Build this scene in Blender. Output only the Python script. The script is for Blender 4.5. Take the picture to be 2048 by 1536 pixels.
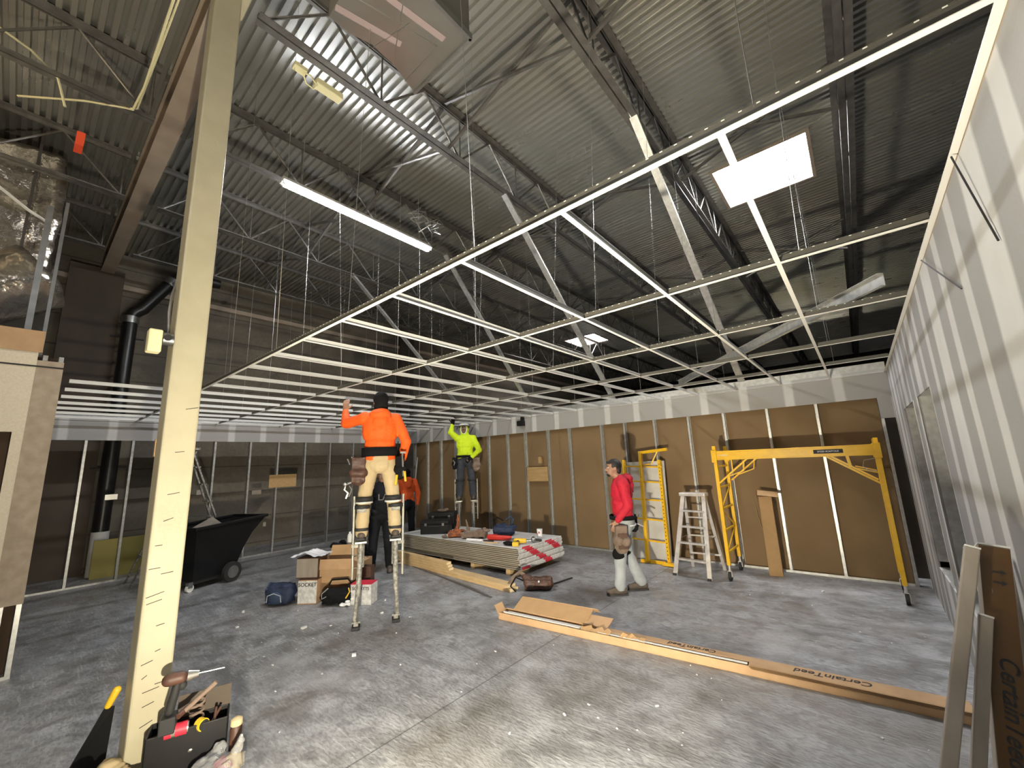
import bpy, bmesh, math, random
from mathutils import Vector, Matrix, noise
random.seed(7)
PI = math.pi
for o in list(bpy.data.objects):
    bpy.data.objects.remove(o)
SC = bpy.context.scene
COL = SC.collection

# ------------------------------------------------------------------ camera, exposure, world
HC = 1.74
cam_d = bpy.data.cameras.new('camera')
cam = bpy.data.objects.new('camera', cam_d)
COL.objects.link(cam)
cam_d.sensor_width = 36.0
cam_d.lens = 818.5 / 2048 * 36.0
cam_d.clip_start = 0.03
cam_d.clip_end = 200
_p, _r, _y = .18943, -.0405, -.6931
_f = Vector((math.sin(_y) * math.cos(_p), math.cos(_y) * math.cos(_p), math.sin(_p)))
_r0 = Vector((math.cos(_y), -math.sin(_y), 0))
_u0 = _r0.cross(_f)
_R = _r0 * math.cos(_r) + _u0 * math.sin(_r)
_U = -_r0 * math.sin(_r) + _u0 * math.cos(_r)
cm = Matrix((( _R.x, _U.x, -_f.x, 0), (_R.y, _U.y, -_f.y, 0), (_R.z, _U.z, -_f.z, HC), (0, 0, 0, 1)))
cam.matrix_world = cm
SC.camera = cam
SC.view_settings.view_transform = 'Standard'
SC.view_settings.look = 'None'
SC.view_settings.gamma = 1.0
SC.view_settings.use_curve_mapping = False
SC.view_settings.exposure = 0.66
try:
    SC.cycles.use_denoising = True
    SC.cycles.max_bounces = 7
    SC.cycles.diffuse_bounces = 3
    SC.cycles.glossy_bounces = 3
    SC.cycles.transparent_max_bounces = 6
    SC.cycles.sample_clamp_indirect = 4.0
except Exception:
    pass
world = bpy.data.worlds.new('world')
SC.world = world
world.use_nodes = True
world.node_tree.nodes['Background'].inputs[0].default_value = (.75, .85, 1, 1)
world.node_tree.nodes['Background'].inputs[1].default_value = 0.01
TUBE_RAD = 135.0        # fluorescent tubes
WORK_RAD = 9800.0       # halogen work light behind the camera
SKY_RAD = 45.0         # skylight panel

# ------------------------------------------------------------------ materials
def mat(name, col, rough=.7, metal=0.0, col2=None, scale=4.0, bump=0.0, bscale=None, stretch=(1, 1, 1),
        detail=5, lo=.35, hi=.65, emit=None, spec=None, alpha=None, trans=None, coords='Object'):
    m = bpy.data.materials.new(name)
    m.use_nodes = True
    nt = m.node_tree
    b = nt.nodes['Principled BSDF']
    b.inputs['Base Color'].default_value = (*col, 1)
    b.inputs['Roughness'].default_value = rough
    b.inputs['Metallic'].default_value = metal
    if spec is not None:
        b.inputs['Specular IOR Level'].default_value = spec
    if emit is not None:
        b.inputs['Emission Color'].default_value = (*emit[0], 1)
        b.inputs['Emission Strength'].default_value = emit[1]
    if alpha is not None:
        b.inputs['Alpha'].default_value = alpha
    if trans is not None:
        b.inputs['Transmission Weight'].default_value = trans
    if col2 is not None or bump:
        tc = nt.nodes.new('ShaderNodeTexCoord')
        mp = nt.nodes.new('ShaderNodeMapping')
        mp.inputs['Scale'].default_value = stretch
        nt.links.new(tc.outputs[coords], mp.inputs['Vector'])
    if col2 is not None:
        n = nt.nodes.new('ShaderNodeTexNoise')
        n.inputs['Scale'].default_value = scale
        n.inputs['Detail'].default_value = detail
        nt.links.new(mp.outputs[0], n.inputs['Vector'])
        mr = nt.nodes.new('ShaderNodeMapRange')
        mr.inputs['From Min'].default_value = lo
        mr.inputs['From Max'].default_value = hi
        nt.links.new(n.outputs['Fac'], mr.inputs['Value'])
        mx = nt.nodes.new('ShaderNodeMix')
        mx.data_type = 'RGBA'
        mx.inputs[6].default_value = (*col, 1)
        mx.inputs[7].default_value = (*col2, 1)
        nt.links.new(mr.outputs[0], mx.inputs[0])
        nt.links.new(mx.outputs[2], b.inputs['Base Color'])
    if bump:
        n2 = nt.nodes.new('ShaderNodeTexNoise')
        n2.inputs['Scale'].default_value = bscale or scale * 3
        n2.inputs['Detail'].default_value = 4
        nt.links.new(mp.outputs[0], n2.inputs['Vector'])
        bp = nt.nodes.new('ShaderNodeBump')
        bp.inputs['Strength'].default_value = bump
        bp.inputs['Distance'].default_value = .02
        nt.links.new(n2.outputs['Fac'], bp.inputs['Height'])
        nt.links.new(bp.outputs[0], b.inputs['Normal'])
    return m

def N(nt, t, **kw):
    n = nt.nodes.new(t)
    for k, v in kw.items():
        setattr(n, k, v)
    return n

def mathn(nt, op, a, b=None, c=None, clamp=False):
    n = nt.nodes.new('ShaderNodeMath')
    n.operation = op
    n.use_clamp = clamp
    for i, v in enumerate((a, b, c)):
        if v is None:
            continue
        if isinstance(v, (int, float)):
            n.inputs[i].default_value = v
        else:
            nt.links.new(v, n.inputs[i])
    return n.outputs[0]

def mixc(nt, fac, a, b):
    mx = nt.nodes.new('ShaderNodeMix')
    mx.data_type = 'RGBA'
    if isinstance(fac, (int, float)):
        mx.inputs[0].default_value = fac
    else:
        nt.links.new(fac, mx.inputs[0])
    for i, v in ((6, a), (7, b)):
        if isinstance(v, tuple):
            mx.inputs[i].default_value = (*v, 1)
        else:
            nt.links.new(v, mx.inputs[i])
    return mx.outputs[2]

def noisen(nt, vec, scale, detail=4, lo=.4, hi=.6, stretch=(1, 1, 1), rot=0.0, loc=(0, 0, 0)):
    mp = nt.nodes.new('ShaderNodeMapping')
    mp.inputs['Scale'].default_value = stretch
    mp.inputs['Rotation'].default_value = (0, 0, rot)
    mp.inputs['Location'].default_value = loc
    nt.links.new(vec, mp.inputs[0])
    n = nt.nodes.new('ShaderNodeTexNoise')
    n.inputs['Scale'].default_value = scale
    n.inputs['Detail'].default_value = detail
    nt.links.new(mp.outputs[0], n.inputs['Vector'])
    mr = nt.nodes.new('ShaderNodeMapRange')
    mr.inputs['From Min'].default_value = lo
    mr.inputs['From Max'].default_value = hi
    nt.links.new(n.outputs['Fac'], mr.inputs['Value'])
    return mr.outputs[0]

def blank(name, rough=.8):
    m = bpy.data.materials.new(name)
    m.use_nodes = True
    nt = m.node_tree
    b = nt.nodes['Principled BSDF']
    b.inputs['Roughness'].default_value = rough
    tc = nt.nodes.new('ShaderNodeTexCoord')
    return m, nt, b, tc.outputs['Object']

# concrete floor: worn grey slab, dusty scuffs, a few saw-cut joints
def floor_mat():
    m, nt, b, v = blank('floor_concrete', .55)
    big = noisen(nt, v, .55, 5, .38, .62)
    mid = noisen(nt, v, 3.2, 8, .36, .66, stretch=(1, 1.6, 1), rot=.5)
    fine = noisen(nt, v, 22, 6, .42, .7, stretch=(1, 2.2, 1), rot=.5)
    spk = noisen(nt, v, 60, 2, .68, .74)
    c = mixc(nt, big, (.17, .171, .175), (.28, .283, .29))
    c = mixc(nt, mathn(nt, 'MULTIPLY', mid, .7), c, (.44, .45, .47))
    c = mixc(nt, mathn(nt, 'MULTIPLY', fine, .55), c, (.10, .10, .10))
    scr = noisen(nt, v, 5, 6, .56, .66, stretch=(1, 9, 1), rot=.25)
    c = mixc(nt, mathn(nt, 'MULTIPLY', scr, .5), c, (.5, .5, .52))
    blot = noisen(nt, v, 9, 7, .50, .62, loc=(2, 7, 0))
    c = mixc(nt, mathn(nt, 'MULTIPLY', blot, .45), c, (.11, .11, .112))
    c = mixc(nt, mathn(nt, 'MULTIPLY', spk, .5), c, (.6, .6, .6))
    # brown dirt and white drywall dust patches
    dirt = noisen(nt, v, .8, 4, .5, .66, loc=(4, 2, 0))
    c = mixc(nt, mathn(nt, 'MULTIPLY', dirt, .35), c, (.17, .14, .115))
    dust = noisen(nt, v, 1.4, 6, .55, .72, loc=(9, 5, 0))
    c = mixc(nt, mathn(nt, 'MULTIPLY', dust, .55), c, (.5, .51, .53))
    sx = N(nt, 'ShaderNodeSeparateXYZ')
    nt.links.new(v, sx.inputs[0])
    w = mathn(nt, 'ABSOLUTE', mathn(nt, 'SUBTRACT', sx.outputs[0], -2.62))
    j1 = mathn(nt, 'LESS_THAN', w, .006)
    w2 = mathn(nt, 'ABSOLUTE', mathn(nt, 'SUBTRACT', sx.outputs[1], -1.15))
    j2 = mathn(nt, 'LESS_THAN', w2, .005)
    jj = mathn(nt, 'MULTIPLY', mathn(nt, 'MAXIMUM', j1, j2), .7)
    c = mixc(nt, jj, c, (.05, .05, .05))
    nt.links.new(c, b.inputs['Base Color'])
    rr = N(nt, 'ShaderNodeMapRange')
    rr.inputs['To Min'].default_value = .32
    rr.inputs['To Max'].default_value = .62
    nt.links.new(mid, rr.inputs['Value'])
    nt.links.new(rr.outputs[0], b.inputs['Roughness'])
    bp = N(nt, 'ShaderNodeBump')
    bp.inputs['Strength'].default_value = .25
    bp.inputs['Distance'].default_value = .01
    nt.links.new(fine, bp.inputs['Height'])
    nt.links.new(bp.outputs[0], b.inputs['Normal'])
    return m
M_floor = floor_mat()

# drywall with bands of joint compound. axis = coordinate running along the wall
def drywall_mat(name, axis, pitch, phase, wide_every=3, paper=(.30, .295, .29), mud=(.64, .64, .63),
                hw=.035, wide=.11, zband=None, tilt=0.0):
    m, nt, b, v = blank(name, .75)
    sx = N(nt, 'ShaderNodeSeparateXYZ')
    nt.links.new(v, sx.inputs[0])
    t = sx.outputs[axis]
    wob = noisen(nt, v, 3, 3, 0, 1)
    t = mathn(nt, 'ADD', t, mathn(nt, 'MULTIPLY', mathn(nt, 'SUBTRACT', wob, .5), .03))
    def band(per, half, ph, soft):
        a = mathn(nt, 'ADD', t, -ph + per * 500)
        k = mathn(nt, 'MODULO', a, per)
        k = mathn(nt, 'ABSOLUTE', mathn(nt, 'SUBTRACT', k, per / 2))
        return mathn(nt, 'SUBTRACT', 1, mathn(nt, 'DIVIDE', mathn(nt, 'SUBTRACT', k, half), soft), clamp=True)
    n1 = band(pitch, hw, phase, .02)
    n2 = band(pitch * wide_every, wide, phase, .03)
    fac = mathn(nt, 'MAXIMUM', mathn(nt, 'MULTIPLY', n1, .85), n2, clamp=True)
    if zband:
        for z0, z1 in zband:
            hi = mathn(nt, 'DIVIDE', mathn(nt, 'SUBTRACT', sx.outputs[2], z0), .02, clamp=True)
            lo = mathn(nt, 'DIVIDE', mathn(nt, 'SUBTRACT', z1, sx.outputs[2]), .02, clamp=True)
            fac = mathn(nt, 'MAXIMUM', fac, mathn(nt, 'MULTIPLY', hi, lo))
    grain = noisen(nt, v, 90, 3, .2, .8)
    pap = mixc(nt, mathn(nt, 'MULTIPLY', grain, .3), paper, tuple(x * 1.25 for x in paper))
    mm = noisen(nt, v, 7, 4, .3, .7)
    mudc = mixc(nt, mathn(nt, 'MULTIPLY', mm, .35), mud, tuple(x * .8 for x in mud))
    c = mixc(nt, mathn(nt, 'MULTIPLY', fac, .92), pap, mudc)
    nt.links.new(c, b.inputs['Base Color'])
    return m
M_dry_right = drywall_mat('drywall_right', 1, .4064, .12, 3, hw=.05, wide=.12)
M_dry_head = drywall_mat('drywall_header', 0, .6096, .19, 1, hw=.04, wide=.045, paper=(.36, .35, .34))
M_dry_left = drywall_mat('drywall_header_left', 1, .6096, .12, 1, hw=.04, wide=.045, paper=(.36, .35, .34))
M_cream = mat('drywall_cream', (.66, .58, .44), .85, col2=(.72, .64, .50), scale=60)
M_tan = mat('drywall_tan', (.42, .34, .26), .85, col2=(.34, .27, .2), scale=12)
M_brown = mat('paper_brown', (.24, .155, .075), .8, col2=(.20, .13, .062), scale=1.2, bump=.03)
M_masonry, nt_, b_, v_ = blank('masonry', .9)
def _mas(nt, b, v):
    sx = N(nt, 'ShaderNodeSeparateXYZ')
    nt.links.new(v, sx.inputs[0])
    z = sx.outputs[2]
    k = mathn(nt, 'MODULO', mathn(nt, 'ADD', z, .3 + 10), .61)
    ln = mathn(nt, 'LESS_THAN', k, .03)
    tone = noisen(nt, v, .7, 4, .35, .65, stretch=(1, 1, 2.5))
    c = mixc(nt, tone, (.19, .165, .13), (.13, .115, .09))
    fi = noisen(nt, v, 14, 5, .4, .7)
    c = mixc(nt, mathn(nt, 'MULTIPLY', fi, .35), c, (.09, .08, .06))
    c = mixc(nt, mathn(nt, 'MULTIPLY', ln, .6), c, (.05, .045, .035))
    nt.links.new(c, b.inputs['Base Color'])
_mas(nt_, b_, v_)
M_pier = mat('pier_paint', (.09, .07, .052), .85, col2=(.07, .055, .042), scale=2)
M_dark = mat('dark_wall', (.05, .045, .04), .9)
M_galv = mat('galvanised', (.50, .51, .50), .30, .95, col2=(.40, .41, .41), scale=9, bump=.04, bscale=30)
def deck_mat():
    m, nt, b, v = blank('deck_galvanised', .3)
    b.inputs['Metallic'].default_value = .78
    s = noisen(nt, v, 2.2, 5, .35, .65, stretch=(.35, 2, 1))
    c = mixc(nt, s, (.60, .60, .56), (.52, .52, .485))
    r = noisen(nt, v, .35, 3, .45, .7, loc=(3, 3, 0))
    c = mixc(nt, mathn(nt, 'MULTIPLY', r, .4), c, (.42, .37, .28))
    nt.links.new(c, b.inputs['Base Color'])
    mr = N(nt, 'ShaderNodeMapRange')
    mr.inputs['To Min'].default_value = .27
    mr.inputs['To Max'].default_value = .36
    nt.links.new(s, mr.inputs['Value'])
    nt.links.new(mr.outputs[0], b.inputs['Roughness'])
    return m
M_deck = deck_mat()
M_joist = mat('joist_steel', (.23, .22, .205), .42, .55, col2=(.16, .15, .14), scale=8)
M_joist_d = mat('girder_primer', (.38, .31, .245), .65, .0, col2=(.31, .25, .195), scale=3)
M_stud = mat('stud_steel', (.66, .66, .64), .38, .75, col2=(.52, .52, .5), scale=20)
M_tee = mat('tee_white', (.82, .81, .76), .35, .05)
M_teeweb = mat('tee_web_steel', (.72, .72, .70), .4, .35)
M_runweb = mat('runner_web_shaded', (.10, .095, .08), .5, .3)  # web steel darkened to stand in for the unlit runner side
M_wire = mat('hanger_wire', (.6, .6, .58), .35, .9)
M_col = mat('column_paint', (.47, .43, .30), .45, 0, col2=(.43, .39, .27), scale=6, bump=.06, bscale=40)
M_black = mat('black_plastic', (.009, .009, .010), .45, spec=.25)
M_rubber = mat('rubber', (.02, .02, .02), .7)
M_pipe = mat('black_pipe', (.010, .010, .010), .35)
M_white = mat('white_plastic', (.75, .75, .72), .4)
M_pvc = mat('white_pvc', (.6, .6, .58), .5)
M_yel = mat('yellow_enamel', (.85, .50, .012), .33, col2=(.78, .44, .01), scale=12)
M_yel2 = mat('yellow_plastic', (.8, .5, .03), .4)
M_alu = mat('aluminium', (.78, .75, .72), .35, .55, col2=(.64, .60, .58), scale=12)
M_card = mat('cardboard', (.50, .325, .18), .85, col2=(.45, .285, .155), scale=9)
M_cardd = mat('cardboard_inside', (.42, .26, .125), .85, col2=(.38, .235, .11), scale=9)
M_cardg = mat('cardboard_grey', (.34, .30, .26), .85, col2=(.28, .245, .21), scale=5, stretch=(3, 3, .5))  # on the leaning cartons the grey stands in for cool light on brown cardboard
M_ink = mat('ink', (.02, .018, .018), .7)
M_lumber = mat('lumber', (.72, .52, .28), .7, col2=(.60, .40, .19), scale=6, stretch=(.6, 14, 14))
M_lumend = mat('lumber_end', (.80, .66, .42), .8)
M_gyp2 = mat('gypsum_edge_shaded', (.13, .11, .085), .85, col2=(.10, .085, .065), scale=3, stretch=(.5, 1, 30))  # lower sheet of each pair coloured dark to suggest a shaded gap
M_gyp = mat('gypsum_edge', (.42, .37, .29), .85, col2=(.36, .315, .25), scale=3, stretch=(.5, 1, 30))
M_gyptop = mat('gypsum_face', (.62, .61, .58), .85, col2=(.54, .53, .51), scale=5)
M_taper = mat('tape_red', (.62, .03, .06), .5)
M_tapew = mat('tape_white', (.75, .75, .75), .6, col2=(.5, .5, .5), scale=25)
M_leather = mat('leather_brown', (.10, .045, .03), .55, col2=(.06, .028, .018), scale=14, bump=.1)
M_grayink = mat('grey_print', (.16, .16, .17), .8)
M_leather2 = mat('suede_taupe', (.24, .17, .13), .85, col2=(.16, .115, .085), scale=14)
M_navy = mat('navy_fabric', (.02, .035, .085), .7, col2=(.012, .02, .05), scale=14)
M_blackfab = mat('black_fabric', (.010, .010, .011), .9, spec=.12)
M_red = mat('red_tool', (.55, .03, .02), .4)
M_orangebag = mat('orange_fabric', (.50, .13, .035), .7, col2=(.12, .05, .03), scale=15)
M_skin = mat('skin', (.36, .20, .13), .55, col2=(.31, .165, .105), scale=10)
M_skin2 = mat('skin_dark', (.17, .09, .055), .55)
M_hair = mat('hair', (.012, .010, .009), .65)
M_eye = mat('eye_white', (.7, .68, .65), .2)
M_lip = mat('lip', (.30, .12, .09), .5)
M_h_or = mat('hoodie_orange', (.95, .13, .008), .75, col2=(.88, .11, .006), scale=6, bump=.12, bscale=14)
M_h_ye = mat('hoodie_lime', (.66, .86, .015), .75, col2=(.60, .80, .012), scale=6, bump=.12, bscale=14)
M_h_re = mat('hoodie_red', (.52, .008, .03), .75, col2=(.45, .006, .025), scale=6, bump=.12, bscale=14)
M_h_or2 = mat('hoodie_dark_orange', (.72, .10, .015), .8)
M_khaki = mat('trousers_khaki', (.56, .44, .26), .85, col2=(.50, .39, .225), scale=7, bump=.1, bscale=16)
M_denim = mat('denim_dark', (.045, .05, .065), .85, col2=(.03, .034, .045), scale=8, bump=.1, bscale=16)
M_denim_l = mat('denim_pale', (.42, .45, .47), .85, col2=(.34, .37, .40), scale=8, bump=.12, bscale=18)
M_blackc = mat('black_cloth', (.014, .015, .018), .9, spec=.12)
M_boot = mat('boot', (.11, .085, .065), .7, col2=(.07, .055, .045), scale=20)
M_sole = mat('sole', (.03, .028, .026), .7)
M_foil = mat('foil_insulation', (.52, .47, .41), .20, .9, col2=(.40, .36, .31), scale=3, bump=.9, bscale=9)
M_duct = mat('duct_sheet', (.42, .42, .39), .32, .85, col2=(.36, .355, .33), scale=2.5, bump=.05, bscale=5)
M_rope = mat('rope_cream', (.80, .74, .45), .8)
M_plastic = mat('clear_plastic', (.85, .87, .88), .12, trans=.75, bump=.6, bscale=22, spec=.8)
M_glasslens = mat('lamp_glass', (1, 1, 1), .3, emit=((1, .90, .70), WORK_RAD))
M_tube = mat('tube_glow', (1, 1, 1), .4, emit=((.94, .97, 1.0), TUBE_RAD))
M_tube2 = mat('fill_tube_glow', (1, 1, 1), .4, emit=((.97, .97, .95), TUBE_RAD * .4))
M_bulb = mat('fill_bulb_glow', (1, 1, 1), .4, emit=((1, .80, .52), 260.0))
M_sky = mat('skylight_panel', (.9, .9, .9), .5, emit=((.97, .98, 1.0), SKY_RAD))
M_ply = mat('plywood', (.50, .33, .15), .8, col2=(.42, .27, .115), scale=4, stretch=(1, 8, 8))
M_yelsheet = mat('yellow_sheet', (.30, .25, .07), .6)
M_paper = mat('paper_white', (.8, .8, .82), .7)
M_silver = mat('silver_metal', (.75, .74, .7), .25, .9)
M_bluefab = mat('blue_fabric', (.03, .05, .10), .8)
M_stilt = mat('stilt_aluminium', (.42, .40, .35), .4, .4, col2=(.38, .365, .32), scale=25)
M_grime = mat('stilt_grimy', (.16, .155, .14), .6, .3, col2=(.44, .43, .39), scale=30)
M_mud = mat('joint_compound', (.70, .69, .68), .8)
M_green = mat('green_line', (.03, .35, .09), .6)
M_orangered = mat('orange_marker', (.95, .10, .03), .5)

# ------------------------------------------------------------------ mesh helpers
class MB:
    def __init__(s):
        s.v = []; s.f = []
    def add(s, vs, fs):
        n = len(s.v)
        s.v += [Vector(v) for v in vs]
        s.f += [tuple(i + n for i in f) for f in fs]
        return s
    def box(s, c, d, R=None):
        hx, hy, hz = d[0] / 2, d[1] / 2, d[2] / 2
        vs = [Vector((x, y, z)) for z in (-hz, hz) for y in (-hy, hy) for x in (-hx, hx)]
        if R is not None:
            vs = [R @ v for v in vs]
        c = Vector(c)
        return s.add([v + c for v in vs], [(0, 2, 3, 1), (4, 5, 7, 6), (0, 1, 5, 4), (2, 6, 7, 3), (0, 4, 6, 2), (1, 3, 7, 5)])
    def bx(s, x0, x1, y0, y1, z0, z1):
        return s.box(((x0 + x1) / 2, (y0 + y1) / 2, (z0 + z1) / 2), (abs(x1 - x0), abs(y1 - y0), abs(z1 - z0)))
    def bar(s, p, q, w, h, up=(0, 0, 1)):
        p = Vector(p); q = Vector(q); d = q - p; L = d.length
        if L < 1e-6: return s
        z = d / L; u = Vector(up)
        if abs(z.dot(u)) > .98: u = Vector((1, 0, 0))
        x = u.cross(z).normalized(); y = z.cross(x)
        R = Matrix((x, y, z)).transposed()
        return s.box((p + q) / 2, (w, h, L), R)
    def tube(s, p, q, r, n=10, r2=None, cap=True):
        p = Vector(p); q = Vector(q); d = q - p
        if d.length < 1e-6: return s
        z = d.normalized()
        x = z.orthogonal().normalized(); y = z.cross(x)
        r2 = r if r2 is None else r2
        vs = [p + (x * math.cos(2 * PI * i / n) + y * math.sin(2 * PI * i / n)) * r for i in range(n)]
        vs += [q + (x * math.cos(2 * PI * i / n) + y * math.sin(2 * PI * i / n)) * r2 for i in range(n)]
        fs = [(i, (i + 1) % n, n + (i + 1) % n, n + i) for i in range(n)]
        if cap:
            fs += [tuple(range(n - 1, -1, -1)), tuple(range(n, 2 * n))]
        return s.add(vs, fs)
    def path(s, pts, r, n=8):
        pts = [Vector(p) for p in pts]
        m = len(pts); rings = []
        prev = None
        for i, p in enumerate(pts):
            d = (pts[min(i + 1, m - 1)] - pts[max(i - 1, 0)])
            d = d.normalized() if d.length > 1e-9 else Vector((0, 0, 1))
            x = prev - d * prev.dot(d) if prev is not None else d.orthogonal()
            if x.length < 1e-6: x = d.orthogonal()
            x.normalize(); prev = x; y = d.cross(x)
            rings.append([p + (x * math.cos(2 * PI * k / n) + y * math.sin(2 * PI * k / n)) * r for k in range(n)])
        vs = [v for rg in rings for v in rg]
        fs = []
        for i in range(m - 1):
            for k in range(n):
                a = i * n + k; b = i * n + (k + 1) % n
                fs.append((a, b, b + n, a + n))
        fs += [tuple(range(n - 1, -1, -1)), tuple(range((m - 1) * n, m * n))]
        return s.add(vs, fs)
    def lathe(s, prof, c=(0, 0, 0), n=20, R=None):
        c = Vector(c); vs = []
        for r, z in prof:
            for k in range(n):
                v = Vector((r * math.cos(2 * PI * k / n), r * math.sin(2 * PI * k / n), z))
                vs.append((R @ v if R is not None else v) + c)
        m = len(prof); fs = []
        for i in range(m - 1):
            for k in range(n):
                a = i * n + k; b = i * n + (k + 1) % n
                fs.append((a, b, b + n, a + n))
        fs += [tuple(range(n - 1, -1, -1)), tuple(range((m - 1) * n, m * n))]
        return s.add(vs, fs)
    def prism(s, pts, h, O=(0, 0, 0), X=(1, 0, 0), Y=(0, 1, 0), Z=(0, 0, 1)):
        """polygon pts in the X,Y plane extruded by h along Z"""
        O, X, Y, Z = map(Vector, (O, X, Y, Z)); n = len(pts)
        a = [O + X * p[0] + Y * p[1] for p in pts]
        b = [v + Z * h for v in a]
        return s.add(a + b, [tuple(range(n - 1, -1, -1)), tuple(range(n, 2 * n))] +
                     [(i, (i + 1) % n, n + (i + 1) % n, n + i) for i in range(n)])
    def ell(s, c, r, n=14, m=9, R=None):
        c = Vector(c); vs = []
        for i in range(m + 1):
            t = PI * i / m
            for k in range(n):
                v = Vector((r[0] * math.sin(t) * math.cos(2 * PI * k / n), r[1] * math.sin(t) * math.sin(2 * PI * k / n), r[2] * math.cos(t)))
                vs.append((R @ v if R is not None else v) + c)
        fs = []
        for i in range(m):
            for k in range(n):
                a = i * n + k; b = i * n + (k + 1) % n
                fs.append((a, a + n, b + n, b))
        return s.add(vs, fs)
    def cap(s, p, q, r1, r2, n=14):
        """tapered capsule"""
        p = Vector(p); q = Vector(q); d = q - p
        if d.length < 1e-5:
            return s.ell(p, (r1, r1, r1))
        z = d.normalized(); x = z.orthogonal().normalized(); y = z.cross(x)
        prof = []
        for i in range(5):
            a = PI / 2 * i / 4
            prof.append((p - z * (r1 * math.cos(a)), max(r1 * math.sin(a), 1e-4)))
        for i in range(5):
            a = PI / 2 * (4 - i) / 4
            prof.append((q + z * (r2 * math.cos(a)), max(r2 * math.sin(a), 1e-4)))
        vs = []
        for c, r in prof:
            vs += [c + (x * math.cos(2 * PI * k / n) + y * math.sin(2 * PI * k / n)) * r for k in range(n)]
        fs = []
        for i in range(len(prof) - 1):
            for k in range(n):
                a = i * n + k; b = i * n + (k + 1) % n
                fs.append((a, b, b + n, a + n))
        fs += [tuple(range(n - 1, -1, -1)), tuple(range((len(prof) - 1) * n, len(prof) * n))]
        return s.add(vs, fs)
    def xf(s, M):
        s.v = [M @ v for v in s.v]
        return s

def mesh_from(mb, name, m, smooth=False):
    me = bpy.data.meshes.new(name)
    me.from_pydata([tuple(v) for v in mb.v], [], mb.f)
    bm = bmesh.new(); bm.from_mesh(me)
    bmesh.ops.recalc_face_normals(bm, faces=bm.faces)
    bm.to_mesh(me); bm.free()
    me.materials.append(m)
    if smooth:
        try:
            me.shade_smooth()
            if smooth is True:
                me.set_sharp_from_angle(angle=math.radians(40))
        except Exception:
            pass
    return me

def part(name, mb, m, parent, smooth=False, bevel=0, local=False, label=None):
    """a part of a thing; geometry is given in world coordinates unless local"""
    if not local:
        iw = wm(parent).inverted()
        mb.v = [iw @ v for v in mb.v]
    o = bpy.data.objects.new(name, mesh_from(mb, name, m, smooth))
    COL.objects.link(o)
    o.parent = parent
    if bevel:
        bv = o.modifiers.new('bevel', 'BEVEL'); bv.width = bevel; bv.segments = 2; bv.limit_method = 'ANGLE'
    if label: o['label'] = label
    return o

def wm(o):
    M = Matrix.LocRotScale(o.location, o.rotation_euler, o.scale)
    return wm(o.parent) @ M if o.parent else M

def thing(name, label, cat, loc=(0, 0, 0), rz=0.0, group=None):
    o = bpy.data.objects.new(name, None)
    o.empty_display_size = .1
    COL.objects.link(o)
    o.location = loc; o.rotation_euler = (0, 0, rz)
    o['label'] = label; o['category'] = cat
    if group: o['group'] = group
    return o

def single(name, mb, m, label, cat, group=None, smooth=False, bevel=0, kind=None):
    xs = [v.x for v in mb.v]; ys = [v.y for v in mb.v]; zs = [v.z for v in mb.v]
    c = Vector(((min(xs) + max(xs)) / 2, (min(ys) + max(ys)) / 2, min(zs)))
    mb.v = [v - c for v in mb.v]
    o = bpy.data.objects.new(name, mesh_from(mb, name, m, smooth))
    COL.objects.link(o); o.location = c
    if label: o['label'] = label
    if cat: o['category'] = cat
    if group: o['group'] = group
    if kind: o['kind'] = kind
    if bevel:
        bv = o.modifiers.new('bevel', 'BEVEL'); bv.width = bevel; bv.segments = 2; bv.limit_method = 'ANGLE'
    return o

def struct(name, mb, m, smooth=False, label=None):
    """the setting; kept in world coordinates so that patterns line up"""
    o = bpy.data.objects.new(name, mesh_from(mb, name, m, smooth))
    COL.objects.link(o); o['kind'] = 'structure'
    if label: o['label'] = label
    return o

def sub(name, mb, m, parent, **kw):
    return part(name, mb, m, parent, **kw)

def copy_thing(o, loc=None, rz=None, label=None, parent=None):
    c = o.copy(); COL.objects.link(c)
    if parent is not None: c.parent = parent
    if loc is not None: c.location = loc
    if rz is not None: c.rotation_euler = (0, 0, rz)
    if label: c['label'] = label
    for ch in [x for x in bpy.data.objects if x.parent == o]:
        copy_thing(ch, parent=c)
    return c

def text_part(s, size, O, X, Y, m, parent, name='lettering', ext=.0006, align='CENTER', shear=0.0, label=None):
    cu = bpy.data.curves.new(name, 'FONT')
    cu.body = s; cu.size = size; cu.extrude = ext; cu.align_x = align; cu.align_y = 'CENTER'; cu.shear = shear
    cu.offset = size * .012
    to = bpy.data.objects.new('tmp', cu); COL.objects.link(to)
    dg = bpy.context.evaluated_depsgraph_get()
    me = bpy.data.meshes.new_from_object(to.evaluated_get(dg))
    bpy.data.objects.remove(to)
    X = Vector(X).normalized(); Y = Vector(Y).normalized(); Z = X.cross(Y)
    Mx = Matrix.Translation(Vector(O)) @ Matrix((X, Y, Z)).transposed().to_4x4()
    me.transform(wm(parent).inverted() @ Mx)
    me.materials.clear(); me.materials.append(m)
    o = bpy.data.objects.new(name, me); COL.objects.link(o); o.parent = parent
    if label: o['label'] = label
    return o

# ================================================================== THE SETTING
DW = 7.494      # wall of bare studs facing the camera
XR = .42        # taped drywall on the right
XL = -10.2      # stud wall on the left
GZ = 2.755      # ceiling grid
ZD = 6.50       # underside of the roof deck

struct('floor', MB().bx(-12.2, 6, -6, 27, -.12, 0), M_floor)

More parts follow.
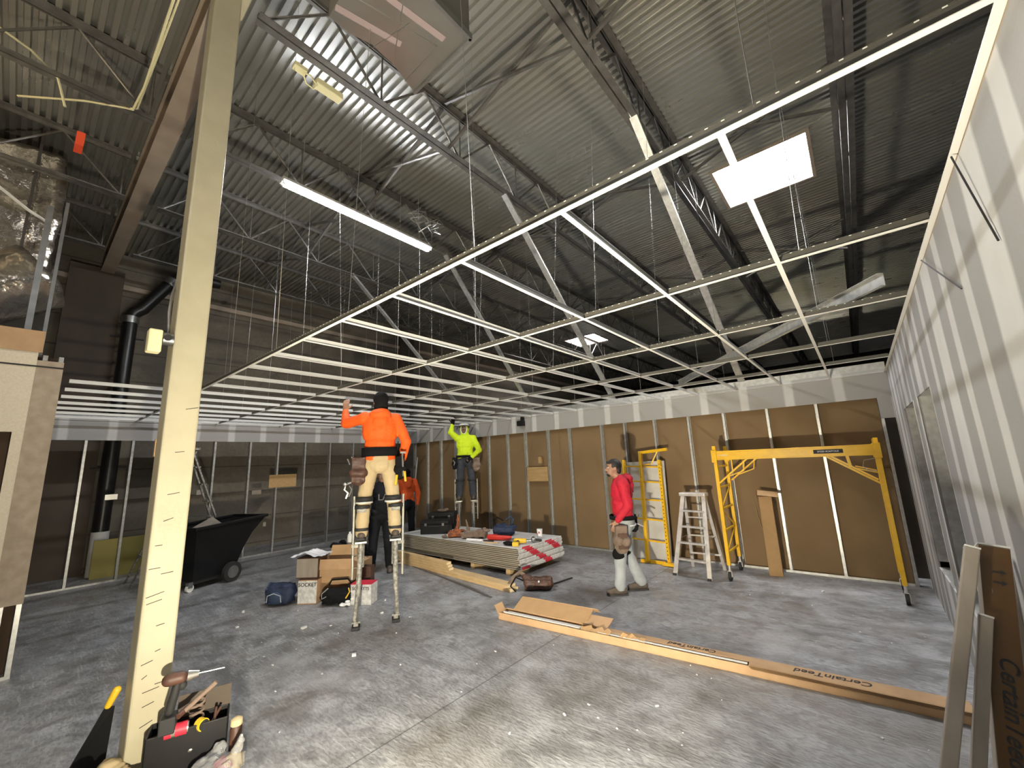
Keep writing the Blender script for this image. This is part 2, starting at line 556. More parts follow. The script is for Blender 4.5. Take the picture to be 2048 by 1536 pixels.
# roof deck: ribbed sheet running left-right, with two skylight openings
def deck_strip(x0, x1, y0, y1, mb):
    P = .1016
    n0 = int(round(y0 / P)); n1 = int(round(y1 / P))
    vs = []; fs = []
    prof = []
    for i in range(n0, n1):
        y = i * P
        prof += [(y, ZD), (y + P * .44, ZD), (y + P * .54, ZD + .046), (y + P * .90, ZD + .046)]
    prof.append((n1 * P, ZD))
    for (y, z) in prof:
        vs.append((x0, y, z)); vs.append((x1, y, z))
    for i in range(len(prof) - 1):
        fs.append((2 * i, 2 * i + 1, 2 * i + 3, 2 * i + 2))
    mb.add(vs, fs)
S1 = (-1.24, .08, 7.11, 8.43)      # near skylight x0,x1,y0,y1
S2 = (-8.5, -7.2, 13.7, 15.0)      # far skylight
mb = MB()
deck_strip(-12, 5.9, -6, 7.11, mb)
deck_strip(-12, S1[0], 7.11, 8.43, mb); deck_strip(S1[1], 5.9, 7.11, 8.43, mb)
deck_strip(-12, 5.9, 8.43, 13.72, mb)
deck_strip(-12, S2[0], 13.72, 14.94, mb); deck_strip(S2[1], 5.9, 13.72, 14.94, mb)
deck_strip(-12, 5.9, 14.94, 26.9, mb)
ceiling = struct('ceiling', mb, M_deck)
part('roof_slab', MB().bx(-12, 5.9, -6, 7.1, ZD + .05, ZD + .15).bx(-12, S1[0] - .02, 7.1, 8.43, ZD + .05, ZD + .15)
     .bx(S1[1] + .02, 5.9, 7.1, 8.43, ZD + .05, ZD + .15).bx(-12, 5.9, 8.43, 13.7, ZD + .05, ZD + .15)
     .bx(-12, 5.9, 15, 26.9, ZD + .05, ZD + .15), M_dark, ceiling)

for k, (S, lab) in enumerate(((S1, 0), (S2, 1))):
    x0, x1, y0, y1 = S
    w = struct('window_%d' % (k + 1), MB().bx(x0, x1, y0, y1, ZD + .24, ZD + .25), M_sky)
    part('curb', MB().bx(x0 - .05, x0, y0 - .05, y1 + .05, ZD - .02, ZD + .24).bx(x1, x1 + .05, y0 - .05, y1 + .05, ZD - .02, ZD + .24)
         .bx(x0, x1, y0 - .05, y0, ZD - .02, ZD + .24).bx(x0, x1, y1, y1 + .05, ZD - .02, ZD + .24), M_joist_d, w)
    gr = MB()
    for i in range(1, 9):
        t = x0 + (x1 - x0) * i / 9
        gr.tube((t, y0, ZD + .0), (t, y1, ZD + .0), .004, 6)
        t = y0 + (y1 - y0) * i / 9
        gr.tube((x0, t, ZD - .008), (x1, t, ZD - .008), .004, 6)
    part('burglar_mesh', gr, M_galv, w)

# outer shell
wl = struct('wall_left', MB().bx(-12.0, -11.6, -6, 27, 0, ZD), M_masonry)
part('pier', MB().bx(-11.6, -11.35, .2, 1.0, 0, ZD - .5), M_pier, wl)
part('pier', MB().bx(-11.6, -11.35, 7.9, 8.4, 0, ZD - .2), M_pier, wl)
part('ledger', MB().bx(-11.6, -11.46, -6, 27, ZD - .82, ZD - .72), M_joist_d, wl)
struct('wall_far', MB().bx(-12, 6, 26.9, 27.2, 0, ZD), M_dark)
struct('wall_behind', MB().bx(-12, 6, -6.2, -6, 0, ZD), M_masonry)
struct('wall_east', MB().bx(5.9, 6.2, -6, 27, 0, ZD), M_dark)

# ---- steel studs (C section): flanges + web
def stud(mb, x, y, z0, z1, ax='y', w=.038, d=.09):
    t = .004
    if ax == 'y':       # wall plane is y: stud depth along y, flange along x
        mb.bx(x - w / 2, x + w / 2, y, y + t, z0, z1)
        mb.bx(x - w / 2, x + w / 2, y + d - t, y + d, z0, z1)
        mb.bx(x - w / 2, x - w / 2 + t, y, y + d, z0, z1)
    else:
        mb.bx(x - t, x, y - w / 2, y + w / 2, z0, z1)
        mb.bx(x - d, x - d + t, y - w / 2, y + w / 2, z0, z1)
        mb.bx(x - d, x, y - w / 2, y - w / 2 + t, z0, z1)
    return mb

# ---- wall_back: studs in front of brown board, drywall band on top
HB = 2.41
wb = struct('wall_back', MB().bx(XL, .30, DW + .093, DW + .11, 0, 2.62), M_brown)
part('header_band', MB().bx(XL, XR, DW - .014, DW - .001, HB, 2.80), M_dry_head, wb)
part('corner_board', MB().bx(.27, XR, DW - .013, DW - .001, 2.13, HB), M_dry_head, wb)
part('floor_track', MB().bx(XL, .30, DW - .002, DW + .092, 0, .004).bx(XL, .30, DW - .004, DW, 0, .032), M_stud, wb)
part('top_track', MB().bx(XL, XR, DW, DW + .092, 2.86, 2.90).bx(XL, XR, DW - .004, DW, 2.80, 2.90), M_stud, wb)
part('back_board', MB().bx(.30, XR + .1, DW + .5, DW + .52, 0, 2.62), M_pier, wb)
sx = [.285, -.42, -1.05, -1.68, -2.25, -2.86, -3.45, -3.95, -4.72, -5.28, -5.92, -6.47, -7.1, -7.7, -8.31, -8.92, -9.5, -10.1]
for x in sx:
    part('stud', stud(MB(), x, DW, .004, 2.86), M_stud, wb)
for x, z in ((-5.55, 2.02), (-6.2, 1.4), (-5.47, 1.93)):
    pass

# ---- wall_side: the left stud wall, open to the masonry behind
ws = struct('wall_side', MB().bx(XL - .001, XL + .013, .3, DW, HB, 2.80), M_dry_left)
part('floor_track', MB().bx(XL - .092, XL, .3, DW, 0, .03), M_stud, ws)
part('top_track', MB().bx(XL - .092, XL, .3, DW, 2.78, 2.84), M_stud, ws)
for y in [.72, 1.33, 1.95, 2.6, 3.25, 3.82, 4.42, 5.03, 5.65, 6.25, 6.86]:
    part('stud', stud(MB(), XL, y, .03, 2.78, 'x'), M_stud, ws)

# ---- wall_right: taped drywall with a framed double opening
wr = MB()
O1 = (5.07, 6.10); O2 = (3.95, 4.76); ZO = (.60, 2.14)
ZT = 2.745
for y0, y1, z0, z1 in ((-3, O2[0], 0, ZT), (O2[1], O1[0], 0, ZT), (O1[1], DW, 0, ZT),
                       (O2[0], O2[1], 0, ZO[0]), (O1[0], O1[1], 0, ZO[0] - .06), (O2[0], O2[1], ZO[1], ZT), (O1[0], O1[1], ZO[1], ZT)):
    wr.bx(XR, XR + .013, y0, y1, z0, z1)
WR = struct('wall_right', wr, M_dry_right)
fr = MB()
for y in (O2[0] - .0, O2[1] - .04, O1[0], O1[1] - .04):
    fr.bx(XR + .013, XR + .105, y, y + .04, ZO[0], ZO[1])
fr.bx(XR + .013, XR + .105, O2[0], O1[1], ZO[1], ZO[1] + .04).bx(XR + .013, XR + .105, O2[0], O2[1], ZO[0] - .04, ZO[0]).bx(XR + .013, XR + .105, O1[0], O1[1], ZO[0] - .1, ZO[0] - .06)
part('opening_frame', fr, M_stud, WR)
part('corner_bead', MB().bx(XR - .003, XR, O2[1] - .03, O2[1], ZO[0], ZO[1]).bx(XR - .003, XR, O1[0], O1[0] + .03, ZO[0], ZO[1])
     .bx(XR - .003, XR, DW - .03, DW - .014, 0, HB), M_tee, WR)
part('top_cap', MB().bx(XR - .0, XR + .12, -3, DW, ZT, ZT + .03), M_tan, WR)
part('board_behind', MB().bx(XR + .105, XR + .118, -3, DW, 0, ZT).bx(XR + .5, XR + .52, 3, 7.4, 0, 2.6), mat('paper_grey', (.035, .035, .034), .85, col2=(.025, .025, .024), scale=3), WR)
WR2 = [o for o in bpy.data.objects if o.name.startswith('board_behind')][0]
# ---- partition end on the left, boarded
wp = struct('wall_partition', MB().bx(-6.20, -6.187, -.07, .005, .62, 3.02).bx(-6.20, -6.187, -1.9, -.07, 2.22, 3.02).bx(-6.20, -6.187, -3.0, -1.9, .1, 3.02), M_cream)
part('edge_strip', MB().bx(-6.20, -6.186, .005, .19, .63, 2.94), M_tan, wp)
part('card_strip', MB().bx(-6.20, -6.18, -2.0, .03, 3.02, 3.24), M_card, wp)
pm = MB()
for y in (.165, .055):
    pm = stud(MB(), -6.205, y, 0, 3.0, 'x')
    part('stud', pm, M_stud, wp)
part('floor_track', MB().bx(-6.30, -6.20, -3, .185, 0, .03), M_stud, wp)
part('dark_board', MB().bx(-6.34, -6.32, -3, .185, 0, 3.0), mat('board_dark', (.07, .04, .02), .8), wp)
hm = MB()
part('hanging_strap', MB().bar((-6.6, -.10, 3.0), (-6.6, -.10, 4.8), .05, .006), M_galv, wp)
part('hanging_strap', MB().bar((-6.6, .02, 3.0), (-6.6, .02, 4.9), .03, .03), M_galv, wp)
part('dark_seam', MB().bx(-6.187, -6.183, -2, .19, 2.87, 2.885), M_ink, wp)

# ================================================================== ROOF STEEL
def joist(idx, x, y0, y1, label, bridging=True):
    t = thing('bar_joist', label, 'joist', (x, (y0 + y1) / 2, ZD - .72), 0, 'steel bar joists under the roof deck')
    zt, zb = ZD - .004, ZD - .72
    m = MB()
    for s in (-1, 1):
        m.bx(x + s * .012, x + s * .085, y0, y1, zt - .006, zt)
        m.bx(x + s * .012 - .003, x + s * .012 + .003, y0, y1, zt - .055, zt)
    part('top_chord', m, M_joist, t)
    m = MB()
    for s in (-1, 1):
        m.bx(x + s * .010, x + s * .075, y0, y1, zb, zb + .006)
        m.bx(x + s * .010 - .003, x + s * .010 + .003, y0, y1, zb, zb + .05)
    part('bottom_chord', m, M_joist, t)
    n = int(round((y1 - y0 - .1) / 1.22))
    st = (y1 - y0 - .1) / n
    for i in range(n):
        a = y0 + .05 + i * st
        w = MB()
        w.tube((x, a, zb + .03), (x, a + st / 2, zt - .03), .015, 8)
        w.tube((x, a + st / 2, zt - .03), (x, a + st, zb + .03), .015, 8)
        w.tube((x, a + st, zb + .03), (x, a + st, zt - .03), .011, 6)
        part('web_bar', w, M_joist, t)
    return t
jl = [.49, -1.52, -3.58, -5.68, -7.72, -9.78]
JN = ['rightmost of the steel bar joists, running past the skylight toward the right wall',
      'steel bar joist left of the skylight, with a bright galvanised brace clamped under it',
      'steel bar joist passing beside the sheet metal duct with a cream control box under it',
      'steel bar joist directly behind the glowing fluorescent fixture',
      'steel bar joist left of the fluorescent fixture, crossing in front of the foil wrapped duct',
      'leftmost steel bar joist, nearest the masonry wall']
for i, x in enumerate(jl):
    joist(i, x, .92, 26.5, JN[i])
JN2 = ['joist stub over the camera near the right wall', 'joist stub over the camera left of the skylight line',
       'joist stub over the camera above the sheet metal duct', 'joist stub on the left of the roof beam above the cream rope',
       'joist stub left of the roof beam carrying the orange marker', 'leftmost joist stub in the upper left corner behind the foil duct']
for i, x in enumerate(jl):
    joist(i, x, -5.9, .55, JN2[i])
# roof beam on the column line
g = thing('roof_beam', 'tan painted steel roof beam resting on top of the square column', 'beam', (-3.7, .73, 5.93))
part('bottom_flange', MB().bx(-11.5, 5.8, .63, .83, 5.93, 5.945), M_joist_d, g)
part('web', MB().bx(-11.5, 5.8, .722, .738, 5.945, ZD - .09), M_joist_d, g)
part('top_flange', MB().bx(-11.5, 5.8, .63, .83, ZD - .09, ZD - .075), M_joist_d, g)
mw = MB()
for x in jl:
    mw.bx(x - .07, x + .07, .60, .86, ZD - .073, ZD - .01)
part('joist_seat', mw, M_joist, g)

# bridging rods between joists
bi = 0
BL = {0: 'between the rightmost joists', 1: 'between the second and third joists from the right', 2: 'over the sheet metal duct',
      3: 'above the fluorescent fixture', 4: 'beside the masonry wall'}
for r, y in enumerate((3.1, 5.9, 10.5)):
    for i in range(5):
        xa, xb = jl[i + 1], jl[i]
        m = MB()
        m.bar((xa + .05, y, ZD - .03), (xb - .05, y, ZD - .70), .032, .032)
        m.bar((xa + .05, y + .04, ZD - .70), (xb - .05, y + .04, ZD - .03), .032, .032)
        single('cross_bridging', m, M_joist, 'crossed steel bridging angles %s, %s' % (BL[i], ('nearest the camera', 'in mid room', 'beyond the wall')[r]),
               'brace', 'cross bridging between joists')

# diagonal stud braces from the wall head up to the joists
def chan(p, q, w=.092, d=.035, up=(1, 0, 0)):
    p = Vector(p); q = Vector(q); z = (q - p).normalized(); x = Vector(up); x = (x - z * x.dot(z)).normalized(); y = z.cross(x)
    R = Matrix((x, y, z)).transposed(); L = (q - p).length; c = (p + q) / 2
    m = MB()
    m.box(c, (w, .003, L), R)
    m.box(c + x * (w / 2) + y * (d / 2), (.003, d, L), R)
    m.box(c - x * (w / 2) + y * (d / 2), (.003, d, L), R)
    return m
for (p, q, lab) in (((-1.33, DW + .03, 2.86), (-1.50, 4.2, 5.86), 'long galvanised stud brace rising from the brown wall to the joist left of the skylight'),
                    ((-3.62, DW + .03, 2.86), (-3.60, 4.3, 5.80), 'long galvanised stud brace whose top end shows above the middle of the main grid runner'),
                    ((-5.66, DW + .03, 2.86), (-5.66, 4.9, 5.80), 'long galvanised stud brace behind the grid, above the worker in lime'),
                    ((-7.72, DW + .03, 2.86), (-7.72, 4.1, 5.80), 'long galvanised stud brace farthest left, above the worker in orange')):
    single('stud_brace', chan(p, q), M_stud, lab, 'brace', 'diagonal stud braces')
single('stud_brace', chan((-2.3, 7.40, 3.0), (.30, 3.7, 2.88), up=(0, 0, 1)), M_stud,
       'loose galvanised stud with punched holes lying across the grid by the right corner', 'brace')

# ================================================================== SUSPENDED CEILING GRID
gt = thing('ceiling_grid', 'white suspended ceiling grid of long runners and cross tees without any tiles', 'ceiling grid', (-4.9, 3.8, GZ))
GX0, GY0, GA, GB = -.193, .103, .6096, 1.2283
def tee(ax, c, a, b):
    m = MB(); w = MB()
    if ax == 'x':
        m.bx(a, b, c - .012, c + .012, GZ - .003, GZ)
        w.bx(a, b, c - .0012, c + .0012, GZ, GZ + .036).bx(a, b, c - .003, c + .003, GZ + .034, GZ + .040)
    else:
        m.bx(c - .012, c + .012, a, b, GZ - .002, GZ + .001)
        w.bx(c - .0012, c + .0012, a, b, GZ, GZ + .034).bx(c - .003, c + .003, a, b, GZ + .032, GZ + .038)
    return m, w
for i in range(1, 6):
    y = GY0 + GB * i
    m, w = tee('x', y, XL + .02, XR - .02)
    o = part('main_runner', m, M_tee, gt)
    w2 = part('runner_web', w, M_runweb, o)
    if i <= 3:
        s = MB()
        k = XR - .1
        while k > -6:
            s.bx(k - .005, k + .005, y - .0034, y + .0034, GZ + .0345, GZ + .0385)
            k -= .05
        so = part('punched_slots', s, M_tee, o); so['kind'] = 'stuff'
for j in range(0, 17):
    x = GX0 - GA * j
    y0 = GY0 + GB if j <= 9 else .25
    m, w = tee('y', x, y0, DW - .02)
    o = part('cross_tee', m, M_tee, gt)
    part('tee_web', w, M_teeweb, o)
part('wall_angle', MB().bx(XR - .024, XR - .001, -2, DW, GZ - .004, GZ - .001).bx(XR - .003, XR - .001, -2, DW, GZ - .003, GZ + .02), M_tee, gt)
part('wall_angle', MB().bx(XL + .014, XR, DW - .038, DW - .015, GZ - .004, GZ - .001), M_tee, gt)
part('wall_angle', MB().bx(XL + .014, XL + .038, .25, DW, GZ - .004, GZ - .001), M_tee, gt)
# hanger wires
rw = random.Random(3)
for i in range(1, 6):
    for j in range(0, 17, 2):
        if i == 1 and j > 9: continue
        x = GX0 - GA * j; y = GY0 + GB * i
        top = ZD - .72 if rw.random() < .4 else ZD
        dx, dy = (rw.uniform(-.25, .25), rw.uniform(-.15, .15)) if rw.random() < .35 else (rw.uniform(-.04, .04), rw.uniform(-.03, .03))
        part('hanger_wire', MB().tube((x + .1, y, GZ + .03), (x + .1 + dx, y + dy, top), .0019, 5), M_wire, gt)

# ================================================================== COLUMN
c = thing('steel_column', 'square cream painted steel column with scuff marks in the left foreground', 'column', (-3.69, .705, 0))
part('shaft', MB().bx(-3.785, -3.595, .61, .80, .018, 5.92), M_col, c, bevel=.012)
part('base_plate', MB().bx(-3.84, -3.54, .555, .855, 0, .018), M_col, c)
part('cap_plate', MB().bx(-3.83, -3.55, .6, .86, 5.90, 5.93), M_col, c)
sc = MB()
rs = random.Random(11)
for z in (.25, .36, .60, .66, .95, .99, 1.12, 1.16, 1.3, 1.45, 1.62, 1.9, 2.2, .81, .52, .44, .47):
    y = rs.uniform(.62, .72); L = rs.uniform(.02, .09)
    sc.bar((-3.5942, y, z), (-3.5942, min(y + L, .79), z + rs.uniform(.0, .02)), .0016, .004)
part('scuff_mark', sc, M_ink, c)
part('tape_scrap', MB().bx(-3.79, -3.76, .604, .608, 1.88, 2.0), M_card, c)

# sprinkler control box with conduit on the column
t = thing('flow_switch', 'small cream control box with grey pipe clamp on the side of the column', 'control box', (-3.62, .54, 2.56))
part('housing', MB().bx(-3.66, -3.57, .47, .545, 2.58, 2.74), M_rope, t, bevel=.01)
part('clamp', MB().tube((-3.62, .55, 2.69), (-3.62, .608, 2.69), .045, 14), M_galv, t, smooth=True)
part('hub', MB().tube((-3.60, .572, 2.69), (-3.565, .572, 2.69), .022, 12), M_rubber, t, smooth=True)
part('conduit', MB().path([(-3.65, .585, 2.73), (-3.66, .575, 2.9), (-3.72, .59, 3.05), (-3.79, .62, 3.2), (-3.80, .70, 3.4), (-3.80, .72, 5.2)], .009), M_joist, t, smooth=True)

# ================================================================== FLUORESCENT FIXTURE
def strip_light(x, y0, y1, z, label, mt=None):
    t = thing('strip_light', label, 'light', (x, (y0 + y1) / 2, z), 0, 'long fluorescent strip lights')
    part('housing', MB().prism([(-.07, .022), (.07, .022), (.04, .08), (-.04, .08)], y1 - y0, (x, y0, z), (1, 0, 0), (0, 0, 1), (0, 1, 0)), M_white, t)
    for s in (-1, 1):
        part('tube', MB().tube((x + s * .040, y0 + .03, z), (x + s * .040, y1 - .03, z), .020, 12), mt or M_tube, t, smooth=True)
        part('socket', MB().bx(x + s * .034 - .014, x + s * .034 + .014, y0, y0 + .03, z - .02, z + .03).bx(x + s * .034 - .014, x + s * .034 + .014, y1 - .03, y1, z - .02, z + .03), M_white, t)
    for yy in (y0 + .25, y1 - .25):
        part('hanger', MB().tube((x, yy, z + .075), (x, yy, ZD), .004, 6), M_wire, t)
    return t
strip_light(-5.28, 1.80, 4.24, 5.47, 'glowing fluorescent strip light hanging in the upper left of the room')
strip_light(-1.0, -3.4, -.96, 5.47, 'added fluorescent strip light hanging unseen behind the camera', M_tube2)  # added fixture out of view, fills the room from behind
t = thing('fill_pendant', 'added warm fill bulb on a cord hanging left of the camera outside the picture', 'light', (-5.3, -2.3, 4.9))  # added unseen bulb that warms the left deck and the partition
part('cord', MB().tube((-5.3, -2.3, 5.1), (-5.3, -2.3, ZD), .006, 6), M_rubber, t)
part('socket', MB().tube((-5.3, -2.3, 5.0), (-5.3, -2.3, 5.1), .03, 10), M_rubber, t)
part('bulb', MB().ell((-5.3, -2.3, 4.92), (.07, .07, .09), 16, 10), M_bulb, t, smooth='all')
# tangle of wrapped wire beside the far end of the fixture
mb = MB(); rr = random.Random(5)
pts = [Vector((-5.14, 3.9, 5.62))]
for k in range(40):
    pts.append(Vector((-5.02 + rr.uniform(-.13, .13), 3.95 + .25 * math.sin(k * .35) + rr.uniform(-.08, .08), 5.68 + k * .006 + rr.uniform(-.06, .06))))
single('wire_bundle', mb.path(pts, .004, 5), M_wire, 'tangled bundle of bright wire beside the far end of the glowing strip light', 'wire')

# ================================================================== DUCTS
t = thing('metal_duct', 'square galvanised sheet metal duct drop hanging from the roof at the top of the picture', 'duct', (-2.2, 1.48, 5.0))
m = MB()
pts = [(-2.50, 1.08), (-1.84, 1.06), (-1.84, 1.87), (-2.55, 1.87), (-2.47, 1.62), (-2.45, 1.40), (-2.50, 1.24)]
m.prism(pts, 1.2, (0, 0, 5.0))
part('casing', m, M_duct, t)
part('bottom_lip', MB().bx(-2.55, -1.83, 1.865, 1.885, 4.975, 5.03).bx(-1.85, -1.825, 1.06, 1.885, 4.975, 5.03), M_galv, t)
sm = MB()
sm.bar((-2.46, 1.60, 4.998), (-1.84, 1.30, 4.998), .006, .006).bar((-2.46, 1.42, 4.998), (-2.1, 1.5, 4.998), .006, .006)
sm.bar((-2.25, 1.10, 4.998), (-2.08, 1.75, 4.998), .006, .006).bar((-2.52, 1.76, 4.998), (-2.08, 1.75, 4.998), .006, .006)
part('seam', sm, M_galv, t)
part('sealant_stripe', MB().bar((-2.40, 1.08, 4.998), (-2.28, 1.55, 4.998), .05, .003).bar((-2.1, 1.1, 4.998), (-2.0, 1.75, 4.998), .05, .003), mat('sealant_pink', (.33, .26, .265), .6), t)
part('hanger_strap', MB().bar((-1.86, 1.8, 6.1), (-1.86, 1.8, ZD), .03, .004).bar((-2.5, 1.8, 6.1), (-2.5, 1.8, ZD), .03, .004), M_galv, t)

def lumpy(x0, x1, y0, y1, z0, z1, n=26, amp=.05, seed=0):
    m = MB()
    m.bx(x0, x1, y0, y1, z0, z1)
    bm = bmesh.new()
    vs = [bm.verts.new(v) for v in m.v]
    for f in m.f: bm.faces.new([vs[i] for i in f])
    bmesh.ops.subdivide_edges(bm, edges=bm.edges, cuts=n, use_grid_fill=True)
    out = MB()
    bm.verts.ensure_lookup_table()
    for v in bm.verts:
        d = noise.noise_vector(v.co * 1.6 + Vector((seed, 0, 0))) * amp + noise.noise_vector(v.co * 6 + Vector((0, seed, 0))) * amp * .35
        out.v.append(v.co + d)
    bm.verts.index_update()
    out.f = [tuple(v.index for v in f.verts) for f in bm.faces]
    bm.free()
    return out
t = thing('insulated_duct', 'large foil wrapped insulated duct hanging in the upper left corner', 'duct', (-8.9, -1.5, 3.5))
part('wrap', lumpy(-9.8, -7.95, -3.6, -.05, 4.35, 6.22, 30, .09), M_foil, t, smooth='all')
m = MB()
n = 30
for i in range(n + 1):
    pass
pts = []
rings = []
for i in range(26):
    a = i / 25
    pts.append((-8.1 + .1 * a, -.10 - 1.7 * a - .2 * math.sin(a * 2), 4.45 - .75 * math.sin(a * 2.2)))
flex = MB().path(pts, .42, 22)
flex.v = [v + noise.noise_vector(v * 3) * .05 for v in flex.v]
part('flexible_branch', flex, M_foil, t, smooth='all')
part('seam_tape', MB().path([(-7.84, -.06, 5.1), (-7.82, -.3, 5.22), (-7.83, -.6, 5.45), (-7.85, -1.0, 5.62), (-7.85, -1.6, 5.9)], .02, 6), M_white, t)
part('support_strap', MB().bar((-7.85, -.3, 4.2), (-7.85, -.3, ZD), .03, .006), M_dark, t)

# black drain pipe with an elbow, white foot
t = thing('drain_pipe', 'thick black drain pipe dropping down the masonry wall behind the studs', 'pipe', (-11.1, 1.15, 0))
part('pipe', MB().path([(-11.1, 1.15, .78), (-11.1, 1.15, 2.6), (-11.1, 1.15, 5.0), (-11.1, 1.19, 5.10), (-11.1, 1.3, 5.2), (-11.1, 1.75, 6.0), (-11.1, 1.86, 6.1), (-11.1, 1.98, 6.15), (-11.1, 2.6, 6.2)], .12, 16), M_pipe, t, smooth=True)
part('coupling', MB().tube((-11.1, 1.15, 4.86), (-11.1, 1.15, 5.0), .14, 18), M_galv, t, smooth=True)
part('coupling', MB().tube((-11.1, 1.68, 5.85), (-11.1, 1.76, 6.0), .14, 18), M_galv, t, smooth=True)
part('wall_bracket', MB().bar((-11.3, .9, 4.6), (-11.3, 1.42, 4.6), .03, .03).bar((-11.3, .9, 1.95), (-11.3, 1.42, 1.95), .03, .03), M_rubber, t)
part('foot_sleeve', MB().tube((-11.1, 1.15, 0), (-11.1, 1.15, .78), .13, 18), M_pvc, t, smooth=True, label='white plastic sleeve at the foot of the pipe')

# control box under the third joist (cream), rope, marker
t = thing('control_box', 'cream electrical control box wired under the joist beside the duct', 'control box', (-3.72, 1.62, 5.60))
R_ = Matrix.Rotation(math.radians(0), 3, 'Z')
part('lid', MB().bx(-3.80, -3.70, 1.52, 1.80, 5.66, 5.73), M_rope, t, bevel=.008)
part('bracket', MB().bx(-3.78, -3.70, 1.30, 1.42, 5.70, 5.74), M_rope, t)
part('cord_loop', MB().path([(-3.75, 1.40, 5.70), (-3.80, 1.45, 5.66), (-3.78, 1.52, 5.63), (-3.72, 1.53, 5.64), (-3.70, 1.45, 5.68), (-3.74, 1.38, 5.70)], .008, 6), M_rope, t)
single('rope', MB().path([(-3.95, .40, 5.86), (-4.5, .395, 5.80), (-5.2, .39, 5.77), (-5.62, .36, 5.76), (-5.66, .30, 5.77), (-5.9, .0, 5.80), (-6.38, -.47, 5.84)], .011, 6)
       .path([(-3.97, .43, 5.86), (-4.8, .41, 5.80), (-5.58, .39, 5.77), (-5.62, .34, 5.765)], .009, 6), M_rope, 'cream rope stretched in a bend under the ribbed roof in the upper left', 'rope')
single('rope', MB().path([(-5.68, -.62, 6.02), (-5.7, -.40, 5.95), (-5.70, -.20, 5.78), (-5.70, -.12, 5.5)], .012, 6), M_rope, 'short end of cream rope dangling from a joist in the top left corner', 'rope')
single('sleeve_marker', lumpy(-5.76, -5.60, -.01, .05, 5.06 + .02, 5.06 + .17, 4, .01), M_orangered, 'small bright orange cloth tied round the lower joist chord in the upper left', 'marker')

# ================================================================== WORK LIGHT (on the floor by the photographer's feet, below the frame)
LX, LY, LZ = -.95, .30, .62
t = thing('work_light', 'halogen work light on a low tripod near the photographer', 'work light', (LX, LY, 0))
for a in (75, 195, 315):
    part('tripod_leg', MB().tube((LX, LY, .34), (LX + .26 * math.cos(math.radians(a)), LY + .26 * math.sin(math.radians(a)), .012), .011, 8), M_yel, t)
part('pole', MB().tube((LX, LY - .03, .3), (LX, LY - .03, LZ - .1), .014, 10), M_yel, t)
Rw = Matrix.Rotation(math.radians(13), 3, 'Z') @ Matrix.Rotation(math.radians(22), 3, 'X')
hd = part('lamp_housing', MB().box(Vector((LX, LY, LZ)) + Rw @ Vector((0, -.055, 0)), (.32, .10, .24), Rw), M_yel, t, bevel=.01)
part('lens', MB().box(Vector((LX, LY, LZ)), (.11, .004, .065), Rw), M_glasslens, t)
part('added_barn_door', MB().box(Vector((LX, LY, LZ)) + Rw @ Vector((.066, .05, 0)), (.004, .10, .12), Rw), M_rubber, t)  # added plate that keeps the lamp off the near right wall
t = thing('shade_bucket', 'tall white bucket added unseen beside the work light to shade the right side', 'bucket', (-.775, .62, 0))  # added out of view to block the work light toward the right
part('bucket_body', MB().lathe([(.13, 0), (.15, .66), (.158, .66), (.158, .69), (.145, .69)], (-.775, .62, 0), 28), M_white, t, smooth=True)
part('handle', MB().path([(-.93, .62, .60), (-.93, .55, .50), (-.85, .47, .42), (-.775, .455, .40), (-.70, .47, .42), (-.62, .55, .50), (-.62, .62, .60)], .004, 6), M_galv, t)

# ================================================================== PEOPLE
def organic(name, mb, m, parent, voxel=.007, smooth=4, wrinkle=0.0, wscale=9.0, keep=None, label=None, sfac=.5):
    """fuse overlapping shapes (given in the parent's own frame) into one continuous skin"""
    me = bpy.data.meshes.new('tmp')
    me.from_pydata([tuple(v) for v in mb.v], [], mb.f)
    bm = bmesh.new(); bm.from_mesh(me)
    bmesh.ops.recalc_face_normals(bm, faces=bm.faces)
    bm.to_mesh(me); bm.free()
    to = bpy.data.objects.new('tmp', me); COL.objects.link(to)
    r = to.modifiers.new('r', 'REMESH'); r.mode = 'VOXEL'; r.voxel_size = voxel
    if smooth:
        s = to.modifiers.new('s', 'SMOOTH'); s.factor = sfac; s.iterations = smooth
    dg = bpy.context.evaluated_depsgraph_get()
    out = bpy.data.meshes.new_from_object(to.evaluated_get(dg))
    bpy.data.objects.remove(to)
    if wrinkle:
        for v in out.vertices:
            p = v.co
            q = Vector((p.x * wscale, p.y * wscale, p.z * wscale * 1.5))
            d = noise.noise(q) * .6 + abs(noise.noise(q * 2.1 + Vector((3, 1, 2)))) * .6 - .2
            v.co = p + v.normal * d * wrinkle
    if keep:
        bm = bmesh.new(); bm.from_mesh(out)
        bmesh.ops.delete(bm, geom=[v for v in bm.verts if not keep(v.co)], context='VERTS')
        bm.to_mesh(out); bm.free()
    out.materials.clear(); out.materials.append(m)
    out.shade_smooth()
    o = bpy.data.objects.new(name, out); COL.objects.link(o); o.parent = parent
    if label: o['label'] = label
    return o

